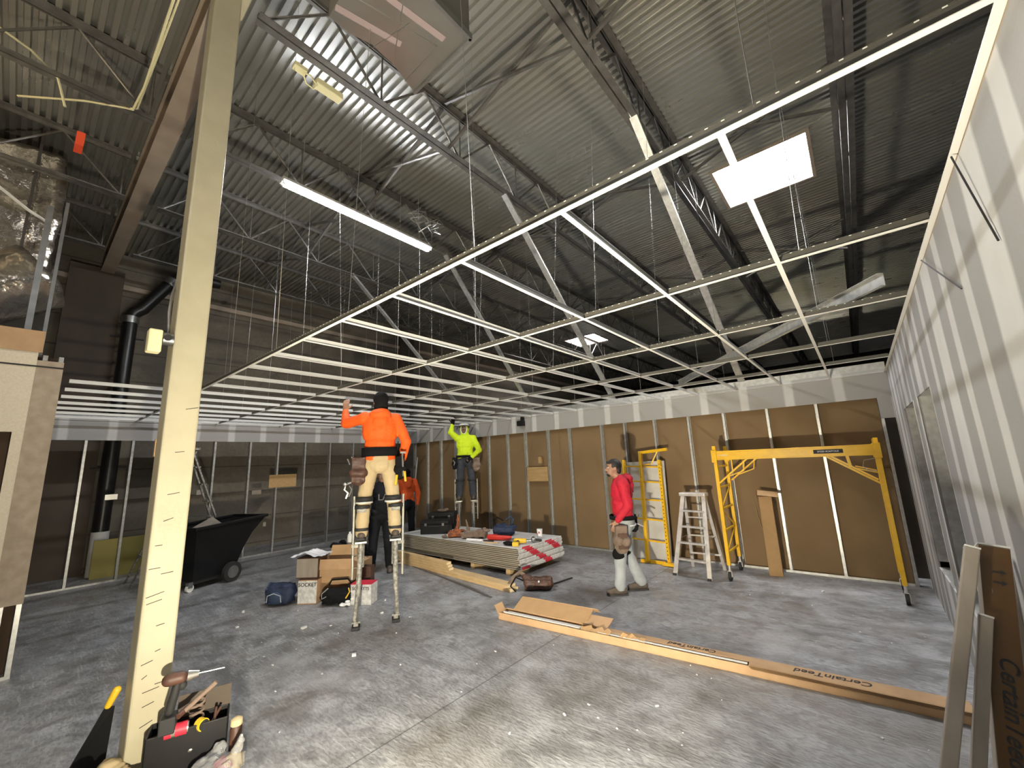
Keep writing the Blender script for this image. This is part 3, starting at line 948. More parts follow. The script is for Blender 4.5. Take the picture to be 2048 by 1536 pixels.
def hand_shapes(mb, W, d, nrm, side, curl=.5, s=1.0):
    """palm, four bent fingers and a thumb. d = pointing direction, nrm = palm normal, side=+1/-1 thumb side"""
    W = Vector(W); d = Vector(d).normalized(); nrm = Vector(nrm); nrm = (nrm - d * nrm.dot(d)).normalized()
    t = d.cross(nrm) * side
    for k in (-.028, -.010, .010, .026):
        mb.cap(W + t * k * .7 * s, W + d * .085 * s + t * k * s, .016 * s, .0135 * s, 10)
    L = (.068, .078, .073, .056)
    for i, k in enumerate((.034, .011, -.012, -.034)):
        p = W + d * .085 * s + t * k * s
        sp = t * (k * .35)
        d1 = (d * math.cos(curl * .6) + nrm * math.sin(curl * .6) + sp).normalized()
        d2 = (d * math.cos(curl * 1.7) + nrm * math.sin(curl * 1.7) + sp).normalized()
        q = p + d1 * L[i] * .52 * s
        mb.cap(p, q, .0092 * s, .0085 * s, 8)
        mb.cap(q, q + d2 * L[i] * .5 * s, .0085 * s, .0072 * s, 8)
    p = W + d * .02 * s + t * .028 * s
    dt = (d * .65 + t * .7 + nrm * .3).normalized()
    q = p + dt * .042 * s
    mb.cap(p, q, .0125 * s, .0105 * s, 8)
    mb.cap(q, q + (dt * .7 + d * .5 + nrm * .2).normalized() * .032 * s, .0105 * s, .0085 * s, 8)

def person(P):
    t = thing('person', P['label'], 'person', P['loc'], P['rz'])
    k = P.get('k', 1.0)
    V3 = lambda v: Vector(v)
    sh = [V3(v) for v in P['sh']]; el = [V3(v) for v in P['el']]; wr = [V3(v) for v in P['wr']]
    hp = [V3(v) for v in P['hip']]; kn = [V3(v) for v in P['kn']]; an = [V3(v) for v in P['an']]
    hd = V3(P['head']); fd = V3(P.get('face', (0, 1, 0))).normalized()
    pv = (hp[0] + hp[1]) / 2; ct = (sh[0] + sh[1]) / 2
    vx = P.get('voxel', .0075)
    # --- body, one continuous surface
    b = MB()
    b.ell(pv + V3((0, 0, .03)), (.15, .105, .13))
    b.ell(ct - V3((0, 0, .15)), (.155, .105, .22))
    b.cap(pv + V3((0, 0, .1)), ct - V3((0, 0, .1)), .115, .125)
    nb = ct + V3((0, -.005, .03)); b.cap(nb, hd - V3((0, 0, .06)) - fd * .01, .06, .055)
    Rh = Matrix((fd.cross(V3((0, 0, 1))).normalized(), fd, fd.cross(V3((0, 0, 1))).normalized().cross(fd))).transposed()
    def H(x, y, z): return hd + Rh @ V3((x, y, z))
    b.ell(H(0, -.008, .025), (.076, .095, .098), 20, 14, Rh)
    b.ell(H(0, .03, -.045), (.056, .062, .068), 18, 12, Rh)
    b.ell(H(0, .066, -.088), (.024, .020, .018), 10, 8, Rh)          # chin
    b.cap(H(0, .088, .012), H(0, .108, -.022), .008, .013, 10)        # nose
    b.ell(H(-.011, .098, -.026), (.009, .010, .007)); b.ell(H(.011, .098, -.026), (.009, .010, .007))
    b.cap(H(-.032, .078, .034), H(.032, .078, .034), .011, .011, 10)  # brow
    b.ell(H(-.034, .066, -.022), (.019, .018, .018)); b.ell(H(.034, .066, -.022), (.019, .018, .018))
    b.cap(H(-.02, .082, -.053), H(.02, .082, -.053), .008, .008, 8)   # lips
    for s in (-1, 1):
        b.ell(H(s * .078, -.008, -.002), (.010, .019, .031), 12, 10, Rh)
    for i in (0, 1):
        b.cap(ct + (sh[i] - ct) * .4 + V3((0, 0, .015)), sh[i], .065, .058)
        b.cap(sh[i], el[i], .052, .042); b.cap(el[i], wr[i], .041, .028)
        b.cap(hp[i], kn[i], .085, .058); b.cap(kn[i], an[i], .056, .038)
        b.ell((kn[i] + an[i]) / 2 + V3((0, -.012, .06)), (.046, .048, .11))
        b.cap(an[i], an[i] + V3((0, .1, -.05)), .038, .035)
        hdv = (wr[i] - el[i]).normalized()
        hdir = V3(P['hd'][i]) if P.get('hd') else hdv
        hand_shapes(b, wr[i] + hdir.normalized() * .015, hdir, P['hn'][i], P['ts'][i], P.get('curl', (.5, .5))[i])
    body = organic('body', b, P['skin'], t, vx, 3)
    # --- eyes, mouth
    if P.get('facedetail', True):
        e = MB()
        for s in (-1, 1): e.ell(H(s * .031, .079, .010), (.013, .010, .008), 12, 8, Rh)
        part('eyes', e, M_eye, t, smooth='all', local=True)
        e = MB()
        for s in (-1, 1): e.ell(H(s * .031, .087, .010), (.006, .004, .006), 10, 6, Rh)
        part('pupils', e, M_ink, t, smooth='all', local=True)
        part('lips', MB().ell(H(0, .091, -.053), (.021, .005, .007), 12, 8, Rh), M_lip, t, smooth='all', local=True)
        e = MB()
        for s in (-1, 1): e.bar(H(s * .014, .090, .034), H(s * .048, .078, .036), .005, .008)
        part('eyebrows', e, M_hair, t, local=True)
    # --- trousers
    b = MB()
    b.ell(pv + V3((0, -.01, .04)), (.178, .135, .15))
    b.ell(pv + V3((0, -.045, -.02)), (.155, .11, .12))
    for i in (0, 1):
        b.cap(hp[i] + V3((0, -.01, 0)), kn[i], .105, .080); b.cap(kn[i], an[i] + V3((0, 0, P.get('cuff', .03))), .081, .074)
    organic('trousers', b, P['mtr'], t, .010, 5, .012, 8, keep=None)
    # --- top
    b = MB()
    fat = P.get('fat', 1.0)
    b.ell(ct - V3((0, .005, .13)), (.205 * fat, .145 * fat, .24))
    b.ell(pv + V3((0, 0, .20)), (.175 * fat, .145 * fat, .20))
    b.cap(pv + V3((-.07, 0, P.get('hem', .10))), pv + V3((.07, 0, P.get('hem', .10))), .12 * fat, .12 * fat)
    for i in (0, 1):
        b.cap(ct + (sh[i] - ct) * .3 + V3((0, 0, .0)), sh[i] - V3((0, 0, .01)), .085, .078)
        b.cap(sh[i], el[i], .078, .064)
        e1 = el[i] + (wr[i] - el[i]) * (P.get('sleeve', .92))
        b.cap(el[i], e1, .064, .044)
        if P.get('sleeve', .92) > .5:
            b.cap(e1 - (wr[i] - el[i]).normalized() * .04, e1, .050, .042)
    if P.get('hood') == 'down':
        b.ell(ct + V3((0, -.09, .045)), (.13, .085, .08)); b.ell(ct + V3((0, -.125, -.05)), (.095, .055, .11)); b.cap(ct + V3((-.09, -.09, .03)), ct + V3((0, -.15, -.12)), .035, .03); b.cap(ct + V3((.09, -.09, .03)), ct + V3((0, -.15, -.12)), .035, .03)
        b.cap(ct + V3((-.075, 0, .05)), ct + V3((.075, 0, .05)), .055, .055)
    elif P.get('hood') == 'up':
        b.ell(H(0, -.035, .005), (.108, .115, .135)); b.cap(ct + V3((0, -.02, .03)), H(0, -.03, -.08), .11, .095)
    else:
        b.cap(ct + V3((-.05, 0, .03)), ct + V3((.05, 0, .03)), .055, .055)
    o = organic('hoodie' if P.get('hood') else 'shirt', b, P['mtop'], t, .009, 5, .016, 7)
    # --- boots
    for i in (0, 1):
        fy = V3(P['ft'][i]) if P.get('ft') else V3((0, 1, 0))
        a = an[i]
        b = MB(); z0 = a.z - .08
        b.cap(V3((a.x, a.y, z0 + .06)), V3((a.x, a.y, z0 + .17)), .052, .050)
        b.cap(V3((a.x, a.y - .0, z0 + .052)) - fy * .045, V3((a.x, a.y, z0 + .042)) + fy * .155, .045, .038)
        b.cap(V3((a.x, a.y, z0 + .075)) + fy * .02, V3((a.x, a.y, z0 + .05)) + fy * .12, .045, .036)
        bo = organic('boot', b, P.get('mboot', M_boot), t, .008, 3, keep=lambda c, z0=z0: c.z > z0 + .018)
        s = MB(); ang = math.atan2(-fy.x, fy.y)
        pts = [(-.040, -.085), (.040, -.085), (.046, .03), (.050, .11), (.035, .175), (.0, .19), (-.035, .175), (-.05, .11), (-.046, .03)]
        Rz = Matrix.Rotation(ang, 3, 'Z')
        s.prism(pts, .024); s.v = [Rz @ v + V3((a.x, a.y, z0)) for v in s.v]
        sub('sole', s, M_sole, bo, local=True)
    return t, H, Rh

def beltline(t, z, c, rx, ry, h, m, name='tool_belt', tilt=0.0):
    mb = MB(); n = 28; vs = []
    for zz, g in ((z - h / 2, 0), (z + h / 2, 0)):
        for k in range(n):
            a = 2 * PI * k / n
            vs.append((c[0] + rx * math.cos(a), c[1] + ry * math.sin(a), zz + tilt * math.cos(a)))
    fs = [(k, (k + 1) % n, n + (k + 1) % n, n + k) for k in range(n)]
    mb.add(vs, fs)
    o = part(name, mb, m, t, smooth='all', local=True)
    so = o.modifiers.new('thick', 'SOLIDIFY'); so.thickness = .012; so.offset = 1
    return o

def pouch(t, c, w, d, h, m, name='tool_pouch'):
    b = MB()
    c = Vector(c)
    b.box(c, (w, d, h)); b.ell(c - Vector((0, 0, h * .45)), (w * .55, d * .6, h * .22)); b.box(c + Vector((0, 0, h * .4)), (w * 1.1, d * .6, h * .25))
    b.cap(c + Vector((-w * .35, d * .3, -h * .1)), c + Vector((w * .35, d * .3, -h * .1)), d * .45, d * .45)
    b.cap(c + Vector((-w * .35, -d * .3, -h * .15)), c + Vector((w * .35, -d * .3, -h * .15)), d * .45, d * .45)
    o = organic(name, b, m, t, .010, 3, .012, 12)
    return o

# ---- worker in orange, seen from behind, on stilts
OR = dict(label='person in a bright orange hoodie and khaki trousers on stilts, back to the camera', loc=(-4.52, 2.85, .93), rz=math.radians(57.8),
          sh=[(-.185, 0, 1.42), (.185, 0, 1.40)], el=[(-.41, .16, 1.37), (.31, -.03, 1.13)], wr=[(-.43, .27, 1.54), (.275, .06, .90)],
          hip=[(-.10, 0, .88), (.10, 0, .88)], kn=[(-.165, .02, .46), (.165, .02, .46)], an=[(-.185, -.01, .08), (.195, -.01, .08)],
          head=(0, .02, 1.615), face=(-.1, 1, .25), hd=[(.05, .15, 1), (-.1, .25, -1)], hn=[(.3, 1, 0), (-1, 0, 0)], ts=[-1, 1], curl=(.35, .8),
          skin=M_skin, mtr=M_khaki, mtop=M_h_or, hood='down', fat=1.08, cuff=.0, hem=.06, facedetail=False)
tO, H, Rh = person(OR)
m = MB(); m.ell(H(0, -.012, .045), (.094, .108, .098), 20, 14, Rh); m.ell(H(0, -.055, -.04), (.088, .065, .10), 18, 12, Rh); m.cap(H(-.05, -.06, -.12), H(.05, -.06, -.12), .045, .045)
organic('beanie', m, M_blackfab, tO, .008, 3)
beltline(tO, 1.00, (0, 0), .20, .165, .105, M_blackfab, 'lumbar_belt')
po = pouch(tO, (-.235, -.08, .80), .15, .12, .28, M_leather)
sub('plier_handles', MB().tube((-.33, -.1, .86), (-.36, -.11, .93), .008, 6).tube((-.30, -.1, .86), (-.31, -.12, .95), .008, 6), M_silver, po, local=True)
sub('hanging_clamps', MB().path([(-.31, -.12, .66), (-.37, -.13, .63), (-.38, -.13, .58), (-.34, -.13, .54), (-.36, -.13, .48)], .013, 6).path([(-.33, -.12, .62), (-.30, -.13, .58), (-.33, -.13, .50)], .010, 6).ell((-.37, -.13, .64), (.03, .02, .018)), M_silver, po, local=True)
po = pouch(tO, (.235, -.09, .82), .10, .10, .24, M_blackfab, 'tool_holster')
sub('screwdriver_handle', MB().tube((.20, -.15, .72), (.185, -.16, .60), .015, 10), M_yel2, po, local=True, smooth=True)
sub('snips_handle', MB().tube((.29, -.15, .76), (.30, -.16, .64), .014, 10), M_yel2, po, local=True, smooth=True)
sub('hammer', MB().tube((.26, -.13, .98), (.275, -.15, .70), .012, 8).tube((.235, -.13, .985), (.30, -.13, .985), .014, 8), M_silver, po, local=True)
sub('holster_strap', MB().bar((.20, -.14, 1.02), (.21, -.145, 1.12), .014, .01), M_blackfab, po, local=True)
m = MB(); hand_shapes(m, Vector(OR['wr'][1]) + Vector((-.02, .03, -.01)) * .6, OR['hd'][1], OR['hn'][1], 1, .8, 1.12)
organic('work_glove', m, M_blackfab, tO, .007, 2)
for s, x in ((0, -.165), (1, .165)):
    beltline(tO, .455, (OR['kn'][s][0], .01), .088, .090, .05, M_rubber, 'knee_strap')
    beltline(tO, .415, (OR['kn'][s][0], .01), .086, .088, .02, M_white, 'strap_edge')

# ---- worker in lime, facing the camera, arm raised to the grid
YE = dict(label='person in a lime hoodie and white helmet on stilts, arm raised to the grid', loc=(-6.8, 6.45, .985), rz=math.atan2(-.80, -.60),
          sh=[(-.18, 0, 1.33), (.18, 0, 1.34)], el=[(-.31, .0, 1.06), (.32, .03, 1.47)], wr=[(-.13, .17, .90), (.27, .06, 1.66)],
          hip=[(-.10, 0, .84), (.10, 0, .84)], kn=[(-.13, .04, .44), (.12, .02, .44)], an=[(-.16, -.01, .08), (.15, -.01, .08)],
          head=(.02, .03, 1.535), face=(.12, 1, .12), hd=[(.5, .4, -.35), (-.1, .0, 1)], hn=[(0, -1, -.3), (0, 1, 0)], ts=[1, -1], curl=(.9, .7),
          skin=M_skin2, mtr=M_denim, mtop=M_h_ye, hood='up', cuff=.0, voxel=.007)
YE['loc'] = (-6.8, 6.45, .985)
YE['rz'] = math.atan2(-.726, -.688)
tY, H, Rh = person(YE)
# the hood leaves the face open
hb = [o for o in tY.children if o.name.startswith('hoodie')][0]
bm = bmesh.new(); bm.from_mesh(hb.data)
dl = []
for v in bm.verts:
    q = Rh.inverted() @ (v.co - Vector(YE['head']))
    if q.y > .02 and (q.x / .062) ** 2 + ((q.z + .015) / .092) ** 2 < 1: dl.append(v)
bmesh.ops.delete(bm, geom=dl, context='VERTS'); bm.to_mesh(hb.data); bm.free()
m = MB()
for k in range(24):
    a = 2 * PI * k / 24; a2 = 2 * PI * (k + 1) / 24
    m.cap(H(.064 * math.cos(a), .055, -.015 + .094 * math.sin(a)), H(.064 * math.cos(a2), .055, -.015 + .094 * math.sin(a2)), .010, .010, 8)
organic('hood_lining', m, M_paper, tY, .006, 1)
m = MB(); m.ell(H(0, -.01, .065), (.118, .135, .085), 24, 12, Rh)
hl = organic('helmet', m, M_white, tY, .008, 2, keep=lambda c: (Rh.inverted() @ (c - Vector(YE['head']))).z > .055)
beltv = MB()
for k in range(28):
    a = 2 * PI * k / 28; a2 = 2 * PI * (k + 1) / 28
    beltv.bar(H(.121 * math.cos(a), -.01 + .137 * math.sin(a), .062), H(.121 * math.cos(a2), -.01 + .137 * math.sin(a2), .062), .016, .016)
sub('goggle_strap', beltv, M_rubber, hl, local=True)
m = MB(); hand_shapes(m, Vector(YE['wr'][1]) + Vector((0, 0, .01)), YE['hd'][1], YE['hn'][1], -1, .7, 1.15); m.cap(YE['wr'][1], Vector(YE['wr'][1]) + Vector((0, 0, .03)), .040, .04)
organic('work_glove', m, M_blackfab, tY, .008, 2)
m = MB(); hand_shapes(m, Vector(YE['wr'][0]), YE['hd'][0], YE['hn'][0], 1, .9, 1.15)
organic('work_glove', m, M_blackfab, tY, .008, 2)
beltline(tY, .93, (0, 0), .195, .16, .05, M_blackfab)
po = pouch(tY, (-.24, .04, .76), .15, .13, .26, M_leather2)
po = pouch(tY, (.235, .06, .80), .10, .08, .22, M_blackfab, 'tool_holster')
sub('wrench', MB().path([(.27, .115, .86), (.235, .12, .80), (.255, .12, .74)], .012, 6), M_silver, po, local=True)
sub('pencils', MB().tube((-.03, .19, .90), (-.10, .185, .84), .006, 5).tube((-.05, .195, .90), (-.12, .185, .85), .006, 5), M_white, tY, local=True)
for s in (0, 1):
    beltline(tY, .42, (YE['kn'][s][0], .02), .085, .088, .04, M_rubber, 'knee_strap')

# ---- man in red walking past the folded scaffold
RE = dict(label='person in a red hoodie and pale dusty jeans walking left, hand in tool pouch', loc=(-2.62, 5.40, 0), rz=math.radians(129.7),
          sh=[(-.185, .01, 1.41), (.185, -.02, 1.41)], el=[(-.25, -.02, 1.12), (.25, -.10, 1.13)], wr=[(-.20, .13, .93), (.25, -.02, .90)],
          hip=[(-.095, 0, .90), (.095, -.01, .90)], kn=[(-.11, .10, .49), (.10, -.04, .48)], an=[(-.10, .13, .08), (.08, -.19, .08)],
          head=(0, .075, 1.60), face=(-.05, 1, .06), hd=[(.1, .4, -1), (0, .2, -1)], hn=[(1, 0, 0), (-1, 0, 0)], ts=[-1, 1], curl=(.6, .6),
          skin=M_skin, mtr=M_denim_l, mtop=M_h_re, hood='down', cuff=.03, fat=1.0)
tR, H, Rh = person(RE)
m = MB(); m.ell(H(0, -.018, .045), (.086, .10, .094), 20, 14, Rh); m.ell(H(0, -.06, -.01), (.076, .05, .075), 16, 10, Rh)
hr = organic('hair', m, M_hair, tR, .007, 2, keep=lambda c: ((lambda q: not (q.y > .045 and q.z < .06))(Rh.inverted() @ (c - Vector(RE['head'])))))
part('beard', MB().ell(H(0, .058, -.085), (.038, .032, .026), 12, 8, Rh).ell(H(0, .088, -.043), (.022, .010, .006), 10, 6, Rh), M_hair, tR, smooth='all', local=True)
m = MB()
for s in (-1, 1): m.ell(H(s * .034, .078, .085), (.028, .010, .018), 12, 8, Rh); m.bar(H(s * .06, .07, .085), H(s * .086, -.03, .06), .005, .005)
part('sunglasses', m, M_rubber, tR, smooth='all', local=True)
beltline(tR, .955, (0, 0), .20, .165, .05, M_blackfab)
m = MB(); m.bx(-.13, .13, -.03, .0, 0, .01)
beltline(tR, .862, (0, -.01), .178, .145, .018, M_paper, 'shirt_hem')
po = pouch(tR, (-.245, .10, .73), .10, .15, .30, M_leather2)
sub('pouch_pocket', MB().bx(-.318, -.302, .04, .16, .60, .66).bx(-.316, -.300, .04, .16, .74, .79), M_leather, po, local=True)
po = pouch(tR, (.18, -.19, .84), .12, .08, .18, M_blackfab, 'tool_holster')
sub('plier_handles', MB().tube((.12, -.24, .92), (.10, -.27, 1.0), .009, 6).tube((.12, -.22, .84), (.10, -.30, .80), .010, 6).tube((.14, -.22, .80), (.12, -.28, .70), .010, 6), M_silver, po, local=True)
for s in (0, 1):
    k = RE['kn'][s]
    m = MB(); m.ell((k[0], k[1] + .015, k[2] + .01), (.090, .092, .085))
    organic('knee_pad', m, M_blackfab, tR, .009, 2)

# ---- man in a black shirt behind the stilts, facing the camera
BL_ = dict(label='person in a black shirt and dark jeans standing behind the orange hooded stilt walker', loc=(-6.55, 4.19, 0), rz=math.atan2(-.84, -.54),
           sh=[(-.19, 0, 1.42), (.19, 0, 1.42)], el=[(-.25, .0, 1.13), (.27, -.02, 1.12)], wr=[(-.20, .14, .94), (.30, .16, .90)],
           hip=[(-.10, 0, .89), (.10, 0, .89)], kn=[(-.12, .03, .48), (.13, .02, .48)], an=[(-.15, -.02, .08), (.16, .04, .08)],
           head=(0, .02, 1.60), face=(0, 1, -.1), hd=[(.3, .5, -.6), (.2, .6, -.6)], hn=[(1, 0, 0), (-1, 0, 0)], ts=[1, -1], curl=(.7, .7),
           skin=M_skin, mtr=M_blackc, mtop=M_blackc, sleeve=.15, cuff=.02, voxel=.009)
BL_['rz'] = math.atan2(-.84, -.54)
tB, H, Rh = person(BL_)
text_part('LA', .15, (0, 0, 0), (1, 0, 0), (0, 1, 0), M_grayink, tB, 'shirt_print')
lo = [o for o in tB.children if o.name.startswith('shirt_print')][0]
Mx = Matrix.Translation(Vector((-.02, .165, 1.24))) @ Matrix(((-1, 0, 0), (0, 0, 1), (0, 1, 0))).to_4x4()
lo.data.transform((wm(tB)) ); lo.data.transform(Mx)
m = MB(); m.ell(H(0, -.02, .05), (.082, .098, .090), 18, 12, Rh)
organic('hair', m, M_hair, tB, .008, 2, keep=lambda c: ((lambda q: not (q.y > .03 and q.z < .075))(Rh.inverted() @ (c - Vector(BL_['head'])))))
m = MB(); hand_shapes(m, BL_['wr'][1], BL_['hd'][1], BL_['hn'][1], -1, .7, 1.15)
organic('work_glove', m, M_leather, tB, .008, 2)

# ---- second orange hoodie in the far corner
O2_ = dict(label='person in a dark orange hoodie and black cap in the far corner', loc=(-8.55, 6.15, 0), rz=math.radians(70),
           sh=[(-.185, 0, 1.38), (.185, 0, 1.38)], el=[(-.27, .05, 1.10), (.28, .0, 1.09)], wr=[(-.18, .22, 1.0), (.28, .05, .83)],
           hip=[(-.10, 0, .86), (.10, 0, .86)], kn=[(-.12, .02, .46), (.12, .02, .46)], an=[(-.13, -.01, .08), (.13, -.01, .08)],
           head=(0, .02, 1.56), face=(0, 1, 0), hd=[(.3, 1, 0), (0, .1, -1)], hn=[(0, 0, -1), (-1, 0, 0)], ts=[1, 1], curl=(.6, .5),
           skin=M_skin2, mtr=M_blackc, mtop=M_h_or2, hood='down', voxel=.010, facedetail=False)
tP, H, Rh = person(O2_)
m = MB(); m.ell(H(0, -.012, .045), (.088, .104, .092), 18, 12, Rh); m.ell(H(0, -.04, -.03), (.08, .07, .07), 16, 10, Rh)
organic('cap', m, M_blackfab, tP, .010, 2)

# ---- drywall stilts
def stilt(ax, ay, rz, h, side, label, knee, foot=(0, 0)):
    """ax,ay world position of the ankle; h height of the foot plate"""
    t = thing('stilt', label, 'stilt', (ax, ay, 0), rz, 'aluminium drywall stilts')
    fx, fy = foot
    o = side * .085
    part('foot_plate', MB().bx(-.065, .065, -.12, .20, h - .03, h - .008), M_stilt, t, local=True, bevel=.004)
    part('calf_plate', MB().bx(-.05, .05, -.098, -.088, h + .31, h + .35), M_grime, t, local=True, bevel=.005)
    part('strut_tube', MB().tube((o, -.03, h - .42), (o * 1.05, -.01, knee), .015, 10), M_stilt, t, local=True, smooth=True)
    part('main_tube', MB().tube((0 + fx * .55, -.06 + fy * .5, .34), (0, -.05, h - .03), .030, 12).tube((o * .2 + fx, .0 + fy, .07), (fx * .5, -.06 + fy * .5, .45), .023, 12), M_grime, t, local=True, smooth=True)
    part('front_tube', MB().tube((fx * .6, .10 + fy * .5, .30), (0, .12, h - .03), .015, 10).tube((fx, .05 + fy, .07), (fx * .6, .10 + fy * .5, .32), .013, 10), M_stilt, t, local=True, smooth=True)
    for i, z in enumerate((h - .16, h - .30)):
        part('brace_pin', MB().tube((o * 1.1, -.04, z), (-o * .2, .0, z), .006, 6), M_stilt, t, local=True)
    part('spring', MB().tube((-side * .02, -.02, h - .30), (-side * .02, -.02, h - .05), .020, 10), M_grime, t, local=True, smooth=True)
    part('bracket', MB().box((o * .6, -.02, h - .06), (abs(o) * 1.2, .05, .035)), M_grime, t, local=True)
    part('rubber_foot', MB().box((fx, .02 + fy, .016), (.085, .20, .032)), M_rubber, t, local=True, bevel=.008)
    part('foot_hinge', MB().box((fx, .02 + fy, .052), (.05, .11, .05)).tube((fx - .045, .02 + fy, .055), (fx + .045, .02 + fy, .055), .013, 8), M_grime, t, local=True)
    part('calf_strap', MB().tube((0, -.01, h + .345), (0, -.01, h + .385), .088, 20), M_rubber, t, local=True, smooth=True)
    part('ankle_strap', MB().tube((0, -.01, h + .10), (0, -.01, h + .13), .080, 20), M_rubber, t, local=True, smooth=True)
    return t
def onframe(T, p):
    return wm(T) @ Vector(p)
a = onframe(tO, (-.185, -.01, 0)); stilt(a.x, a.y, OR['rz'], .93, -1, 'left stilt under the worker in bright orange', 1.42, (-.03, -.05))
a = onframe(tO, (.195, -.01, 0)); stilt(a.x, a.y, OR['rz'], .93, 1, 'right stilt under the worker in bright orange', 1.42, (.02, .02))
a = onframe(tY, (-.16, -.01, 0)); stilt(a.x, a.y, YE['rz'], .985, -1, 'stilt of the lime hooded worker, on the side toward the red hooded person', 1.42)
a = onframe(tY, (.15, -.01, 0)); stilt(a.x, a.y, YE['rz'], .985, 1, 'stilt of the lime hooded worker, on the side toward the left wall', 1.42)

# ================================================================== DRYWALL STACK AND LUMBER
ORD = ['topmost', 'second', 'third', 'fourth', 'fifth', 'sixth', 'seventh', 'eighth', 'ninth', 'tenth', 'eleventh', 'bottom']
rd = random.Random(21)
for i in range(12):
    zt = .425 - i * .0278
    dx = rd.uniform(-.012, .018) + (.02 if i > 5 else 0); dy = rd.uniform(-.012, .012)
    lab = ('topmost pair of drywall sheets on the stack, tools lying on it' if i == 0 else
           'bottom pair of drywall sheets in the stack, resting on wood blocks' if i == 11 else
           '%s pair of drywall sheets from the top of the stack, red and white end tape' % ORD[i])
    x0, x1, y0, y1 = -7.38 + dx, -4.31 + dx, 5.17 + dy, 6.39 + dy
    t = thing('drywall_pair', lab, 'drywall', ((x0 + x1) / 2, (y0 + y1) / 2, zt - .0272), 0, 'taped pairs of drywall sheets in the stack')
    part('sheet', MB().bx(x0, x1, y0 + .010, y1, zt - .0272, zt - .0160), M_gyp2, t, bevel=.002)
    part('sheet', MB().bx(x0, x1, y0, y1, zt - .0158, zt - .0012), M_gyp if i else M_gyptop, t, bevel=.002)
    part('end_tape', MB().bx(x1, x1 + .0025, y0, y1, zt - .0272, zt - .0005), M_tapew, t)
    o = (.10 + .055 * i) % .62
    for k in (o, o + .62):
        if k + .2 < 1.22: part('red_label', MB().bx(x1 + .0025, x1 + .0045, y0 + k, y0 + k + .2, zt - .0272, zt - .0005), M_taper, t)
for i, x in enumerate((-7.0, -6.2, -5.4, -4.6)):
    single('wood_block', MB().bx(x, x + .09, 5.2, 6.36, 0, .0905), M_lumber, ('wood bearer under the drywall stack, at the end hidden behind the stilts', 'wood bearer under the drywall stack, second from the stilts',
           'wood bearer under the drywall stack, second from its red taped end', 'wood bearer under the drywall stack, at its red taped end')[i], 'lumber', 'bearers under the drywall stack')
def board(p, q, w, h, lab):
    m = MB(); p = Vector(p); q = Vector(q)
    m.bar(p + Vector((0, 0, h / 2)), q + Vector((0, 0, h / 2)), w, h)
    d = (q - p).normalized()
    c = p - d * 0
    t = thing('lumber_board', lab, 'lumber', ((p.x + q.x) / 2, (p.y + q.y) / 2, p.z), 0, 'pine boards beside the drywall stack')
    part('board', m, M_lumber, t, bevel=.003)
    e = MB(); e.bar(p - d * .0015 + Vector((0, 0, h / 2)), p + Vector((0, 0, h / 2)), w * .96, h * .94)
    part('end_grain', e, M_lumend, t)
dl = Vector((-2.75, .23, 0)).normalized(); nl = Vector((-dl.y, dl.x, 0)) * -1
P0 = Vector((-3.95, 4.53, 0))
for lay in range(2):
    for r in range(2):
        p = P0 + nl * (.046 + r * .092) + Vector((0, 0, .0395 * lay)) + dl * (.02 * r + .05 * lay)
        board(p, p + dl * 2.9, .088, .038, ('lower' if lay == 0 else 'upper') + (' long pine board on the floor, on the side nearest the camera' if r == 0 else ' long pine board on the floor, on the side nearest the drywall'))
P1 = Vector((-5.33, 4.70, .079))
for k in range(3):
    p = P1 + Vector((0, 0, .0395 * k)) + dl * (.03 * k)
    board(p, p + dl * 1.55, .088, .038, ('lowest', 'middle', 'top')[k] + ' of three short pine boards piled against the drywall stack')
for k in range(5):
    a = Vector((-4.02 - .12 * k, 4.235 + .035 * k, .006 + .001 * k)); b = Vector((-6.0 - .1 * k, 4.70 + .012 * k, .006))
    single('metal_strip', MB().bar(a, b, .030, .010), M_joist, ('frontmost', 'second', 'third', 'fourth', 'rearmost')[k] + ' of five dark metal strips lying on the floor beside the pine boards', 'metal strip', 'dark metal strips on the floor')

# ================================================================== THINGS ON THE STACK
ZS = .4255
def case_(x, y, w, d, h, z, lab, rz=0.0, m=None, name='tool_case'):
    t = thing(name, lab, 'tool case', (x, y, z), rz)
    part('case_body', MB().bx(-w / 2, w / 2, -d / 2, d / 2, 0, h * .72), m or M_black, t, local=True, bevel=.012)
    part('lid', MB().bx(-w / 2 - .004, w / 2 + .004, -d / 2 - .004, d / 2 + .004, h * .73, h), m or M_black, t, local=True, bevel=.012)
    part('handle', MB().path([(-w * .2, -d / 2, h * .55), (-w * .2, -d / 2 - .03, h * .6), (w * .2, -d / 2 - .03, h * .6), (w * .2, -d / 2, h * .55)], .009, 6), M_rubber, t, local=True)
    part('latch', MB().bx(-w * .35, -w * .27, -d / 2 - .008, -d / 2, h * .62, h * .82), M_galv, t, local=True)
    part('latch', MB().bx(w * .27, w * .35, -d / 2 - .008, -d / 2, h * .62, h * .82), M_galv, t, local=True)
    return t
case_(-6.72, 5.55, .56, .34, .25, ZS, 'black tool case on the left end of the drywall stack', .62)
t = case_(-7.05, 6.0, .55, .35, .34, ZS, 'taller black tool case behind the other one on the drywall stack', .62)
single('tool_roll', MB().ell((-7.05, 5.98, ZS + .37), (.14, .06, .03)).ell((-6.98, 6.03, ZS + .385), (.06, .05, .03)), M_leather2, 'small brown tool roll on top of the taller black tool case', 'tool roll', smooth='all')
